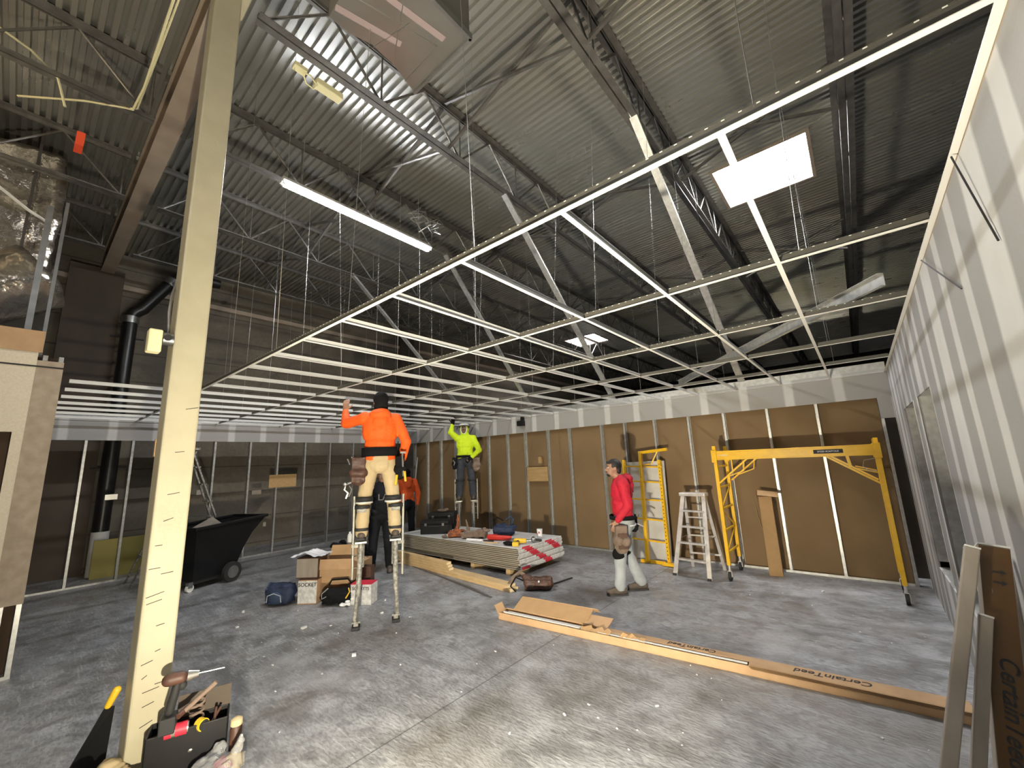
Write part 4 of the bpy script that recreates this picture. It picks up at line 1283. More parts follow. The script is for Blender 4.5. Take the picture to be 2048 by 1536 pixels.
def bagish(name, lab, cat, c, w, d, h, m, rz=0, peak=None, handles=None, seedk=1.0):
    t = thing(name, lab, cat, c, rz)
    b = MB()
    b.cap((-w * .32, 0, h * .34), (w * .32, 0, h * .34), h * .34, h * .34)
    b.box((0, 0, h * .3), (w * .86, d * .8, h * .55))
    b.cap((-w * .28, -d * .25, h * .3), (w * .28, -d * .25, h * .3), h * .28, h * .28)
    b.cap((-w * .28, d * .2, h * .3), (w * .28, d * .2, h * .3), h * .28, h * .28)
    if peak:
        for px, py, pz, r in peak: b.cap((px * .6, py * .6, h * .3), (px, py, pz), h * .2, r)
    rb = random.Random(int(w * 1000 + d * 77))
    for _k in range(7):
        b.ell((rb.uniform(-.42, .42) * w, rb.uniform(-.36, .36) * d, rb.uniform(.2, .72) * h), (w * rb.uniform(.10, .18), d * rb.uniform(.14, .22), h * rb.uniform(.14, .24)))
    organic('bag_body', b, m, t, .012, 2, .030, 11 * seedk, keep=None)
    for o in t.children:
        mz = min(v.co.z for v in o.data.vertices)
        for v in o.data.vertices: v.co.z = max(v.co.z - mz, 0) if v.co.z - mz > 0 else 0
    if handles:
        part('handle', MB().path(handles, .011, 6), M_blackfab, t, local=True, smooth=True)
    return t
bagish('tool_belt', 'orange leather tool belt heaped on the stack in front of the lime hooded worker', 'tool belt', (-5.98, 5.42, ZS), .34, .26, .17, M_orangebag, .6, peak=[(.02, .02, .38, .022)])
bagish('tool_belt', 'brown leather tool belt lying on the stack between the orange one and the navy bag', 'tool belt', (-5.60, 5.50, ZS), .52, .30, .17, M_leather2, .5, peak=[(-.16, .02, .30, .020)])
t = bagish('tool_bag', 'navy fabric tool bag with dark handles on the drywall stack', 'bag', (-5.28, 5.95, ZS), .42, .28, .25, M_navy, .5,
           handles=[(-.15, -.04, .20), (-.17, -.06, .28), (-.10, -.06, .33), (0, -.04, .27)])
part('handle', MB().path([(.15, .02, .2), (.18, .02, .28), (.12, .02, .33), (.04, .02, .27)], .016, 6), M_bluefab, t, local=True, smooth=True)
t = thing('cordless_tool', 'red and black cordless tool with a long body lying on the stack', 'power tool', (-5.0, 5.55, ZS), .35)
part('motor_body', MB().cap((-.22, 0, .05), (.16, 0, .045), .045, .038), M_red, t, local=True, smooth=True)
part('grip', MB().cap((-.05, 0, .04), (-.16, .12, .03), .03, .028), M_rubber, t, local=True, smooth=True)
part('battery', MB().bx(-.24, -.14, .10, .20, .0, .07), M_red, t, local=True, bevel=.008)
part('blade_guide', MB().bx(.18, .34, -.012, .012, .01, .04), M_galv, t, local=True)
t = thing('cordless_drill', 'yellow and black cordless drill lying near the corner of the drywall stack', 'power tool', (-4.48, 5.48, ZS), .5)
part('motor_body', MB().cap((-.10, 0, .05), (.05, 0, .05), .042, .038), M_yel2, t, local=True, smooth=True)
part('chuck', MB().tube((.08, 0, .05), (.15, 0, .05), .025, 12, .018), M_galv, t, local=True, smooth=True)
part('grip', MB().cap((-.05, 0, .045), (-.07, -.13, .035), .024, .022), M_rubber, t, local=True, smooth=True)
part('battery', MB().bx(-.12, -.02, -.21, -.13, 0, .06), M_yel2, t, local=True, bevel=.008)
single('pouch', MB().ell((-4.60, 5.30, ZS + .03), (.12, .07, .03)), M_blackfab, 'flat black pouch on the front edge of the drywall stack', 'pouch', smooth='all')
t = thing('impact_driver', 'grey impact driver on the stack beside the paper cup', 'power tool', (-4.42, 5.72, ZS), 2.2)
part('motor_body', MB().cap((-.08, 0, .045), (.06, 0, .045), .04, .035), M_galv, t, local=True, smooth=True)
part('grip', MB().cap((-.03, 0, .04), (-.05, -.12, .03), .022, .022), M_rubber, t, local=True, smooth=True)
t = thing('paper_cup', 'white paper cup with red marks standing on the drywall stack', 'cup', (-4.48, 5.98, ZS))
part('cup_wall', MB().lathe([(.038, 0), (.050, .165), (.047, .165), (.036, .006)], (-4.48, 5.98, ZS)), M_paper, t, smooth=True)
part('red_mark', MB().ell((-4.459, 5.936, ZS + .11), (.014, .006, .018)).ell((-4.495, 5.935, ZS + .085), (.008, .005, .012)), M_taper, t)
single('paper_roll', MB().tube((-5.52, 5.24, ZS + .022), (-5.20, 5.30, ZS + .022), .022, 12), M_paper, 'white paper roll on the front edge of the drywall stack', 'paper roll', smooth=True)
single('wood_offcut', MB().bar((-5.1, 5.24, ZS + .008), (-4.86, 5.33, ZS + .008), .03, .015), M_lumber, 'thin wood offcut on the drywall stack beside the red tool', 'wood offcut')
single('knife', MB().bar((-5.3, 5.36, ZS + .009), (-5.04, 5.40, ZS + .009), .022, .016), M_leather, 'brown handled knife on the drywall stack before the red tool', 'knife')
single('glove', MB().ell((-6.12, 5.24, ZS + .022), (.075, .04, .022)).cap((-6.10, 5.24, ZS + .03), (-6.16, 5.30, ZS + .05), .02, .016), M_leather2, 'crumpled work glove on the drywall stack before the orange belt', 'glove', smooth='all')

# leather tool bag on the floor at the end of the stack
t = bagish('tool_bag', 'dark red leather tool bag slumped on the floor beside the pine boards', 'bag', (-3.72, 4.88, 0), .44, .28, .22, M_leather, .55,
           handles=[(-.2, -.05, .12), (-.3, -.12, .18), (-.38, -.10, .06), (-.30, -.16, .012)])
part('belt_webbing', MB().path([(-.16, .0, .16), (-.26, .03, .21), (-.36, .02, .14), (-.42, -.04, .05), (-.46, -.06, .02)], .028, 6), M_leather2, t, local=True, smooth=True)
part('buckle', MB().ell((.02, -.15, .13), (.02, .01, .02)), M_silver, t, local=True, smooth=True)
single('pry_bar', MB().bar((-3.66, 5.16, .01), (-3.60, 5.56, .01), .022, .014), M_rubber, 'short black bar lying on the floor behind the dark red tool bag', 'bar')

# ================================================================== BOXES AND BAGS LEFT OF THE STILTS
def open_box(name, lab, c, w, d, h, rz, m, flaps=True, inside=None, tilt=0, group=None):
    t = thing(name, lab, 'box', c, rz, group)
    th = .005
    b = MB().bx(-w / 2, w / 2, -d / 2, d / 2, 0, th)
    b.bx(-w / 2, w / 2, -d / 2, -d / 2 + th, 0, h).bx(-w / 2, w / 2, d / 2 - th, d / 2, 0, h)
    b.bx(-w / 2, -w / 2 + th, -d / 2, d / 2, 0, h).bx(w / 2 - th, w / 2, -d / 2, d / 2, 0, h)
    part('box_body', b, m, t, local=True)
    if flaps:
        f = MB(); f.bar((-w / 2, d / 2, h), (-w / 2 + .0, d / 2 + .10, h + .10), w, .004, (1, 0, 0))
        f = MB()
        R1 = Matrix.Rotation(math.radians(35), 3, 'X')
        f.box(Vector((0, d / 2 + .05, h + .06)), (w, .004, .15), Matrix.Rotation(math.radians(-35), 3, 'X'))
        part('flap', f, M_cardd, t, local=True)
        part('flap', MB().box(Vector((w / 2 + .06, 0, h - .03)), (.15, d, .004), Matrix.Rotation(math.radians(25), 3, 'Y')), m, t, local=True)
        part('flap', MB().box(Vector((0, -d / 2 - .01, h - .06)), (w * .98, .004, .13), Matrix.Rotation(math.radians(-8), 3, 'X')), m, t, local=True, label='flap folded down, pale and creased')
    return t
AZ = math.radians(52)
def cbox(lab, x, y, z, w, d, h, rz, m, txt=None, top=None, name='cardboard_box', col=None, band=None):
    t = thing(name, lab, 'box', (x, y, z), rz)
    part('box_body', MB().bx(-w / 2, w / 2, -d / 2, d / 2, 0, h), m, t, local=True, bevel=.004)
    if top: part('lid', MB().bx(-w / 2 - .002, w / 2 + .002, -d / 2 - .002, d / 2 + .002, h, h + .006), top, t, local=True)
    if band: part('label', MB().bx(-w / 2 + .004, w / 2 - .004, -d / 2 - .0015, -d / 2, .012, h - .01), band, t, local=True)
    if txt:
        cc = wm(t) @ Vector((0, -d / 2 - .003, h * .80)); X = (wm(t).to_3x3() @ Vector((1, 0, 0)))
        text_part(txt, h * .22, cc, X, (0, 0, 1), M_ink, t)
    return t
# lower row
cbox('brown and white lettered carton on the floor beside the blue backpack', -6.05, 2.84, 0, .26, .36, .30, .66, M_card, 'SOCKET', M_leather, band=M_tapew)
cbox('brown carton on the floor under the open box, behind the black bag', -5.93, 3.22, 0, .44, .30, .22, .66, M_card)
# upper row
cbox('dark brown carton with loose papers on top, stacked left of the open box', -6.10, 2.82, .306, .30, .26, .26, .66, M_leather, None, None, band=M_cardg)
t = thing('paper_sheet', 'crumpled white paper sheets spilling over the dark brown carton', 'paper', (-6.1, 2.82, .57), .66)
m = MB()
n = 14
vs = []
for i in range(n + 1):
    for j in range(n + 1):
        u = i / n - .5; v = j / n - .5
        vs.append((u * .44, v * .34, .012 + .09 * max(0, .5 - abs(u * 1.6 + .1)) + .03 * noise.noise(Vector((u * 6, v * 6, 2))) + .01))
m.add(vs, [(i * (n + 1) + j, (i + 1) * (n + 1) + j, (i + 1) * (n + 1) + j + 1, i * (n + 1) + j + 1) for i in range(n) for j in range(n)])
part('sheet', m, M_paper, t, local=True, smooth='all')
open_box('open_box', 'open cardboard box with raised flaps on the stacked cartons', (-5.86, 3.10, .226), .46, .30, .30, .66, M_card)
cbox('small dark brown carton wedged right of the open box', -5.62, 3.38, .0, .16, .16, .38, .66, M_leather)
cbox('white lettered carton with red lid on the floor beside the left stilt', -5.33, 3.17, 0, .28, .20, .25, .60, M_tapew, 'SOCKETS', M_taper)
# black seat cushion / bag top with spray can behind
bagish('duffel_bag', 'long black bag lying behind the open box with a spray can on it', 'bag', (-6.18, 3.42, .405), .52, .34, .29, M_blackfab, .7)
cbox('large brown carton behind the open box, carrying the long black bag', -6.18, 3.42, 0, .56, .36, .40, .66, M_card)
t = thing('spray_can', 'white spray can standing on the long black bag', 'spray can', (-6.16, 3.40, .60))
part('can', MB().lathe([(.033, 0), (.035, .005), (.035, .15), (.026, .17), (.012, .175)], (-6.16, 3.40, .60)), M_white, t, smooth=True)
part('nozzle', MB().tube((-6.16, 3.40, .772), (-6.16, 3.40, .80), .016, 12), M_white, t)
# blue backpack
t = thing('backpack', 'blue backpack on the floor at the left end of the boxes', 'backpack', (-6.28, 2.50, 0), .62)
b = MB(); b.box((0, 0, .13), (.30, .18, .22)); b.cap((-.10, 0, .16), (.10, 0, .16), .11, .11); b.cap((-.10, -.02, .09), (.10, -.02, .09), .09, .09)
o = organic('bag_body', b, M_navy, t, .010, 3, .014, 12)
for v in o.data.vertices: v.co.z = max(v.co.z, 0)
part('front_pocket', MB().ell((0, -.10, .10), (.10, .045, .08)), M_bluefab, t, local=True, smooth='all')
part('piping', MB().path([(-.10, -.145, .06), (-.09, -.15, .14), (0, -.155, .17), (.09, -.15, .14), (.10, -.145, .06)], .006, 6), M_denim_l, t, local=True)
part('shoulder_strap', MB().path([(-.13, .06, .24), (-.15, -.02, .27), (-.14, -.1, .20)], .012, 6), M_bluefab, t, local=True)
# black tool bag
t = bagish('tool_bag', 'black open tool bag on the floor in front of the open box', 'bag', (-5.60, 2.98, 0), .46, .30, .27, M_blackfab, .62,
           handles=[(-.16, 0, .22), (-.12, 0, .29), (.10, 0, .30), (.17, 0, .22)])
part('chain', MB().path([(-.10, -.13, .22), (-.17, -.16, .16), (-.16, -.17, .10), (-.10, -.17, .13)], .008, 6), M_silver, t, local=True)
part('yellow_trim', MB().path([(.15, -.15, .10), (.19, -.13, .17), (.17, -.12, .22)], .008, 6), M_yel2, t, local=True)
# white rags
m = MB()
rg = random.Random(8)
for k in range(11):
    m.ell((-5.37 + rg.uniform(-.10, .06), 2.98 + rg.uniform(-.06, .10), .025 + rg.uniform(0, .06) * (k > 5)), (rg.uniform(.02, .045), rg.uniform(.02, .04), .022))
t = thing('rag_heap', 'heap of crumpled white rags on the floor between the black bag and the stilt', 'rags', (-5.37, 2.98, 0))
m.v = [v - Vector((-5.37, 2.98, 0)) for v in m.v]
organic('rags', m, M_paper, t, .008, 1, .012, 25)

# ================================================================== TILT CART
t = thing('tilt_cart', 'black plastic tilt cart full of scraps standing behind the column', 'cart', (-8.02, 1.93, 0), math.atan2(.917, -.40))
W = .78
def prof(pts, y0, y1): return MB().prism([(p[0], p[1]) for p in pts], y1 - y0, (0, y0, 0), (1, 0, 0), (0, 0, 1), (0, 1, 0))
outer = [(-.02, .92), (1.22, .97), (.98, .72), (.86, .50), (.74, .16), (.06, .13)]
tub = MB()
def shell(pts, y0, y1, inset=.03):
    m = MB(); n = len(pts)
    low = {3, 4, 5, 2}
    a = []; b = []
    for i, (x, z) in enumerate(pts):
        k = .10 * (1 - (z - .13) / .84)
        a.append((x, y0 + k, z)); b.append((x, y1 - k, z))
    m.add(a + b, [tuple(range(n))] + [tuple(range(2 * n - 1, n - 1, -1))] + [(i, (i + 1) % n, n + (i + 1) % n, n + i) for i in range(1, n)])
    return m
part('tub', shell(outer, 0, W), M_black, t, local=True)
part('rim', MB().bar((-.04, 0, .92), (1.24, 0, .975), .05, .045).bar((-.04, W, .92), (1.24, W, .975), .05, .045).bar((-.03, -.02, .92), (-.03, W + .02, .92), .05, .045).bar((1.23, -.02, .975), (1.23, W + .02, .975), .05, .045), M_black, t, local=True, bevel=.01)
part('grab_handle', MB().path([(-.06, .2, .74), (-.12, .22, .74), (-.12, .56, .74), (-.06, .58, .74)], .014, 8), M_rubber, t, local=True)
part('chassis', MB().bx(.05, .85, .12, W - .12, .09, .14), M_rubber, t, local=True)
for y in (.0, W):
    w_ = part('wheel', MB().tube((.62, y - .03, .155), (.62, y + .03, .155), .155, 26), M_rubber, t, local=True, smooth=True)
    sub('rim_disc', MB().tube((.62, y - .036, .155), (.62, y + .036, .155), .095, 22).tube((.62, y - .042, .155), (.62, y + .042, .155), .03, 12), M_galv, w_, local=True, smooth=True)
    c_ = part('caster', MB().tube((.02, y * .7 + .1 - .02, .055), (.02, y * .7 + .1 + .02, .055), .055, 18), M_white, t, local=True, smooth=True)
    sub('fork', MB().bx(-.02, .05, y * .7 + .07, y * .7 + .13, .06, .14), M_galv, c_, local=True)
single('cardboard_scrap', MB().box(wm(t) @ Vector((.40, .32, .90)), (.45, .30, .006), Matrix.Rotation(.5, 3, 'X') @ Matrix.Rotation(.3, 3, 'Y')), M_cardg, 'grey board scrap poking out of the black cart', 'scrap')
single('cardboard_scrap', MB().box(wm(t) @ Vector((.75, .50, .86)), (.30, .22, .006), Matrix.Rotation(-.4, 3, 'X')), M_card, 'brown cardboard scrap lying deep in the black cart', 'scrap')
# keep the cart full: debris layer inside
wf = lumpy(.18, .88, .20, .58, .55, .80, 8, .025); wf.v = [wm([o for o in bpy.data.objects if o.name == 'tilt_cart'][0]) @ v for v in wf.v]
single('waste_fill', wf, M_pier, 'dark waste filling the black cart', 'waste', kind='stuff')

# ================================================================== LADDERS
def stepladder(name, lab, f0, f1, r0, r1, t0, t1, n, m_, mr, mt):
    """front feet f0,f1; rear feet r0,r1; top corners t0,t1"""
    c = (Vector(f0) + Vector(f1) + Vector(r0) + Vector(r1)) / 4
    t = thing(name, lab, 'ladder', (c.x, c.y, 0))
    F0, F1, R0, R1, T0, T1 = map(Vector, (f0, f1, r0, r1, t0, t1))
    d = (T1 - T0).normalized()
    for a, b in ((F0, T0), (F1, T1)):
        part('front_rail', MB().bar(a, b, .062, .026, (0, 1, 0)), m_, t, bevel=.003)
        part('foot', MB().box(a + Vector((0, 0, .012)), (.05, .07, .03)), M_rubber, t)
    for a, b in ((R0, T0 + Vector((0, .06, -.03))), (R1, T1 + Vector((0, .06, -.03)))):
        part('rear_rail', MB().bar(a, b, .045, .022, (0, 1, 0)), mr, t)
    for k in range(1, n + 1):
        u = k / (n + 1)
        part('step', MB().bar(F0.lerp(T0, u), F1.lerp(T1, u), .022, .075, (0, 0, 1)) if False else MB().box((F0.lerp(T0, u) + F1.lerp(T1, u)) / 2, ((F1.lerp(T1, u) - F0.lerp(T0, u)).length, .085, .024), Matrix.Rotation(math.atan2((F1 - F0).y, (F1 - F0).x), 3, 'Z')), m_, t, bevel=.003)
    for u in (.2, .45, .7):
        part('rear_bar', MB().bar(R0.lerp(T0, u), R1.lerp(T1, u), .02, .02), mr, t)
    for s, (A, B_, C_, D_) in enumerate(((F0, T0, R0, T0), (F1, T1, R1, T1))):
        part('spreader', MB().bar(A.lerp(B_, .45), C_.lerp(D_, .45), .018, .006), M_galv, t)
    part('top_cap', MB().box((T0 + T1) / 2 + Vector((0, .03, .02)), ((T1 - T0).length + .08, .17, .05), Matrix.Rotation(math.atan2(d.y, d.x), 3, 'Z')), mt, t, bevel=.006)
    return t
stepladder('step_ladder', 'aluminium step ladder standing between the folded and the assembled yellow scaffolds', (-2.40, 6.52, 0), (-1.90, 6.46, 0), (-2.32, 7.12, 0), (-1.86, 7.14, 0),
           (-2.27, 6.86, 1.12), (-1.96, 6.84, 1.12), 4, M_alu, M_alu, M_alu)
stepladder('step_ladder', 'tall grimy step ladder standing against the left studs behind the black cart', (-9.75, 2.85, 0), (-9.35, 2.85, 0), (-9.8, 1.40, 0), (-9.3, 1.40, 0),
           (-9.7, 2.05, 2.2), (-9.42, 2.05, 2.2), 6, M_grime, M_grime, M_grime)
single('yellow_board', MB().box((-10.75, 1.55, .33), (.03, 1.0, .66), Matrix.Rotation(.06, 3, 'Y')), M_yelsheet, 'dull yellow insulation board leaning behind the left studs', 'board')

# ================================================================== SCAFFOLDS
XA, XB, YA, YB = -1.665, .145, 6.62, 7.27
t = thing('scaffold', 'assembled yellow rolling scaffold by the brown wall', 'scaffold', ((XA + XB) / 2, (YA + YB) / 2, 0))
for x in (XA, XB):
    for y in (YA, YB):
        part('post', MB().bx(x - .023, x + .023, y - .023, y + .023, .20, 1.86), M_yel, t, bevel=.003)
        part('caster_stem', MB().tube((x, y, .10), (x, y, .24), .016, 10), M_alu, t, smooth=True)
        c_ = part('caster_wheel', MB().tube((x - .018, y, .062), (x + .018, y, .062), .062, 20), M_rubber, t, smooth=True)
        sub('caster_fork', MB().bx(x - .028, x - .020, y - .02, y + .02, .05, .13).bx(x + .020, x + .028, y - .02, y + .02, .05, .13).bx(x - .028, x + .028, y - .02, y + .02, .12, .13), M_alu, c_)
    for k in range(5):
        z = .36 + k * .30
        part('rung', MB().bar((x, YA, z), (x, YB, z), .024, .024), M_yel, t)
        if k < 4:
            pass
    part('rung_brace', MB().bar((x, YA, .36), (x, YB, .66), .012, .012), M_yel, t)
    part('rung_brace', MB().bar((x, YB, .66), (x, YA, .96), .012, .012), M_yel, t)
    part('rung_brace', MB().bar((x, YA, .96), (x, YB, 1.26), .012, .012), M_yel, t)
for y, s in ((YA - .035, 1), (YB + .035, -1)):
    sr = part('side_rail', MB().bx(XA - .02, XB + .02, y - .012, y + .012, 1.665, 1.775).bx(XA, XB, y - .02, y + .02, 1.765, 1.785).bx(XA, XB, y - .02, y + .02, 1.655, 1.672), M_yel, t, bevel=.002)
    if s == 1:
        dk = sub('maker_label', MB().bx(XB - .62, XB - .32, y - .0145, y - .012, 1.695, 1.745), M_ink, sr)
        text_part('SPEED SCAFFOLD', .028, (XB - .47, y - .0155, 1.72), (1, 0, 0), (0, 0, 1), M_tapew, sr)
        text_part('WARNING', .028, (XA + .12, y - .013, 1.72), (1, 0, 0), (0, 0, 1), M_tapew, sr)
    part('sleeve', MB().bx(XA - .035, XA + .035, y - .03, y + .03, 1.62, 1.80), M_yel, t, bevel=.004)
    part('sleeve', MB().bx(XB - .035, XB + .035, y - .03, y + .03, 1.62, 1.80), M_yel, t, bevel=.004)
    part('gusset', MB().bar((XA + .03, y, 1.33), (XA + .42, y, 1.66), .028, .022).bar((XA + .22, y, 1.66), (XA + .22, y, 1.50), .016, .016), M_yel, t)
    part('gusset', MB().bar((XB - .03, y, 1.33), (XB - .50, y, 1.66), .028, .022).bar((XB - .30, y, 1.66), (XB - .28, y, 1.50), .016, .016), M_yel, t)
    part('gusset_strut', MB().bar((XA + .10, y, 1.40), (XA + .36, y, 1.50), .014, .014).bar((XA + .36, y, 1.50), (XA + .38, y, 1.64), .014, .014), M_yel, t)
    part('gusset_strut', MB().bar((XB - .03, y, 1.45), (XB - .24, y, 1.51), .014, .014), M_yel, t)
part('lock_pin', MB().path([(XB - .03, YA - .06, 1.62), (XB - .14, YA - .06, 1.60), (XB - .16, YA - .06, 1.53), (XB - .12, YA - .06, 1.48), (XB - .04, YA - .06, 1.47)], .004, 6), M_galv, t)

t = thing('folded_scaffold', 'yellow scaffold parts folded flat and leaning on the brown wall', 'scaffold', (-3.02, 7.1, 0))
def lean(x, z, off=0.0): return Vector((x, 7.02 + .25 * z / 1.8 - off, z))
part('rail', MB().bar(lean(-3.36, .05), lean(-3.40, 1.70), .05, .045), M_yel, t)
r_ = part('rail', MB().bar(lean(-2.66, .04), lean(-2.74, 1.68), .06, .05), M_yel, t)
hm = MB()
for k in range(27):
    z = .1 + k * .058
    p = lean(-2.66 - .08 * z / 1.7, z, .032); hm.box(p, (.014, .004, .014))
ho = sub('adjusting_holes', hm, M_ink, r_); ho['kind'] = 'stuff'
for k, z in enumerate((.34, .68, 1.0, 1.30, 1.56)):
    part('rung', MB().bar(lean(-3.38, z + .03, .02), lean(-2.69, z, .02), .024, .024), M_yel, t)
part('center_post', MB().bar(lean(-3.00, .04, .05), lean(-3.06, 1.84, .05), .085, .05), M_yel, t, bevel=.004)
part('sticker', MB().bar(lean(-3.05, 1.38, .078), lean(-3.055, 1.60, .078), .035, .004), M_ink, t)
part('top_arm', MB().bar(lean(-3.06, 1.82, .05), lean(-2.58, 1.86, .05), .05, .05), M_yel, t)
part('gusset', MB().bar(lean(-2.74, 1.84, .05), lean(-2.86, 1.62, .05), .022, .022).bar(lean(-2.86, 1.62, .05), lean(-3.02, 1.60, .05), .018, .018), M_yel, t)
part('bottom_plate', MB().box((-2.92, 6.99, .03), (.42, .03, .05)).box((-2.62, 6.96, .025), (.22, .12, .03)), M_yel, t)
t = thing('platform_deck', 'dusty grey platform deck leaning on the wall behind the folded scaffold', 'platform', (-3.05, 7.2, 0))
part('deck_panel', MB().bar((-3.03, 7.20, .02), (-3.05, 7.37, 1.66), .70, .03, (0, 1, 0)), M_gyptop, t)
part('deck_hook', MB().box((-2.73, 7.26, .95), (.03, .02, .13)), M_ink, t)

# tall open cardboard piece by the wall
t = open_box('open_carton', 'tall narrow torn cardboard carton standing against the brown wall under the scaffold', (-1.20, 7.22, 0), .17, .14, 1.10, .12, M_cardd, flaps=False)
part('torn_flap', MB().box(Vector((.04, -.05, 1.14)), (.26, .17, .004), Matrix.Rotation(.35, 3, 'X') @ Matrix.Rotation(.12, 3, 'Y')), M_cardd, t, local=True)
part('torn_flap', MB().box(Vector((-.125, -.05, .88)), (.004, .10, .44), Matrix.Rotation(-.15, 3, 'Y')), M_cardd, t, local=True)

# ================================================================== LONG OPEN CARTON ON THE FLOOR
d_ = Vector((3.72, .33, 0)).normalized()
ang = math.atan2(d_.y, d_.x)
t = thing('long_carton', 'long torn cardboard carton of white ceiling tees lying open on the floor', 'carton', (-3.44, 3.73, 0), ang)
L_ = 3.76; Wc = .17; Hc = .072
b = MB().bx(0, L_, 0, Wc, 0, .004).bx(0, L_, 0, .004, 0, Hc).bx(0, L_, Wc - .004, Wc, 0, Hc).bx(L_ - .004, L_, 0, Wc, 0, Hc).bx(0, .004, 0, Wc, 0, Hc)
b.bx(2.5, L_, 0, Wc, Hc - .004, Hc + .002).bx(1.15, 2.5, .078, Wc, Hc - .004, Hc + .002)
part('carton_body', b, M_card, t, local=True)
part('open_flap', MB().box(Vector((.55, Wc + .10, Hc + .035)), (.92, .24, .004), Matrix.Rotation(math.radians(22), 3, 'X')), M_cardd, t, local=True)
part('open_flap', MB().box(Vector((.62, Wc + .235, Hc + .06)), (.88, .07, .004), Matrix.Rotation(math.radians(-40), 3, 'X')), M_card, t, local=True)
part('open_flap', MB().box(Vector((1.12, Wc + .08, Hc + .02)), (.26, .16, .004), Matrix.Rotation(math.radians(14), 3, 'X')), M_card, t, local=True)
part('end_flap', MB().box(Vector((-.01, .06, Hc + .02)), (.12, .14, .004), Matrix.Rotation(math.radians(60), 3, 'Y')), M_card, t, local=True)
rt = random.Random(4)
for x0, x1 in ((1.02, 1.32), (1.42, 1.66)):
    vs = []; n = 8
    for i in range(n + 1):
        x = x0 + (x1 - x0) * i / n
        vs += [(x, .02, Hc - .006), (x + rt.uniform(-.02, .02), .05 + rt.uniform(.0, .05), Hc + .004 + rt.uniform(0, .035))]
    part('torn_edge', MB().add(vs, [(2 * i, 2 * i + 2, 2 * i + 3, 2 * i + 1) for i in range(n)]), M_cardd, t, local=True)
X = wm(t).to_3x3() @ Vector((1, 0, 0)); Y = wm(t).to_3x3() @ Vector((0, 1, 0))
for u, sz, yy in ((2.05, .078, .126), (3.04, .092, .105)):
    text_part('CertainTeed', sz, wm(t) @ Vector((u, yy, Hc + .003)), -X, -Y, M_ink, t, shear=.2)
part('packing_tape', MB().bx(2.51, L_, .0, .02, Hc - .02, Hc + .003), M_cardd, t, local=True)
for k, (y, x0, x1, z) in enumerate(((.040, .05, 1.00, .076), (.085, .09, .94, .060), (.12, .06, 1.1, .055))):
    m = MB().bx(x0, x1 + .6 * (k > 0), y - .012, y + .012, z, z + .002)
    m.bx(x0, x1 + .6 * (k > 0), y - .0015, y + .0015, z - .038, z)
    m.v = [wm(t) @ v for v in m.v]
    single('ceiling_tee', m, M_tee, ('white ceiling tee lying uppermost in the open end of the long carton', 'white ceiling tee lying in the middle of the long carton', 'white ceiling tee lying at the back of the long carton')[k], 'ceiling tee', 'spare tees in the long carton')
m = MB().bx(1.20, 2.49, .028, .056, Hc - .001, Hc + .002).bx(1.20, 2.49, .040, .044, Hc - .038, Hc - .002)
m.v = [wm(t) @ v for v in m.v]
single('ceiling_tee', m, M_tee, 'white ceiling tee showing through the torn middle of the long carton', 'ceiling tee', 'spare tees in the long carton')

# ================================================================== CARTONS LEANING AT THE RIGHT
def lean_carton(name, lab, p, q, w, d, m1, m2):
    p = Vector(p); q = Vector(q); z = (q - p).normalized()
    x = Vector((1, 0, 0)); x = (x - z * z.x).normalized(); y = z.cross(x)
    t = thing(name, lab, 'carton', (p.x, p.y, 0))
    R = Matrix((x, y, z)).transposed(); L = (q - p).length
    part('carton_body', MB().box((p + q) / 2 + z * .0, (w, d, L), R), m1, t, bevel=.004)
    if m2:
        part('packing_tape', MB().box((p + q) / 2 - y * (d / 2 + .0012), (w * .98, .0016, L * .995), R), m2, t)
    part('carton_top', MB().box(q + z * .003, (w * 1.02, d * 1.02, .006), R), M_white, t)
    return t, x, y, z
base = (.155, 2.06, .06)
t, x, y, z = lean_carton('tall_carton', 'tall brown lettered carton leaning upright on the right wall in the foreground', (.12, 2.0, .03), (.318, 2.40, 1.352), .078, .115, M_cardg, mat('glossy_tape_shaded', (.12, .062, .02), .25, col2=(.10, .052, .017), scale=5))  # tape colour darkened to stand in for shade on the front face
q = Vector((.318, 2.40, 1.352))
text_part('CertainTeed', .062, q - z * .52 - y * .061 + x * .006, -z, x, M_ink, t, shear=.25)
for k, off in enumerate((.09, .125)):
    c0 = q - z * off - y * .061 + x * .004
    m = MB().bar(c0 - x * .014, c0 + x * .006, .005, .0015, y)
    m.add([c0 + x * .006 - z * .010, c0 + x * .006 + z * .010, c0 + x * .020], [(0, 1, 2)])
    part('arrow_mark', m, M_ink, t)
part('staple', MB().bar(q - z * .15 - y * .061 - x * .014, q - z * .165 - y * .061 - x * .014, .002, .002), M_silver, t)
lean_carton('slim_carton', 'slim grey carton leaning into the tall lettered one, outermost on its left', (-.15, 1.80, .02), (.255, 2.30, 1.36), .040, .06, M_cardg, None)
lean_carton('slim_carton', 'slim grey carton leaning between the outermost one and the tall lettered one', (-.045, 1.90, .02), (.245, 2.26, 1.14), .034, .06, M_cardg, None)
lean_carton('slim_carton', 'slim cream carton leaning flat on the wall behind the tall lettered one', (.30, 2.5, .03), (.385, 2.75, 1.25), .05, .05, M_cardg, None)

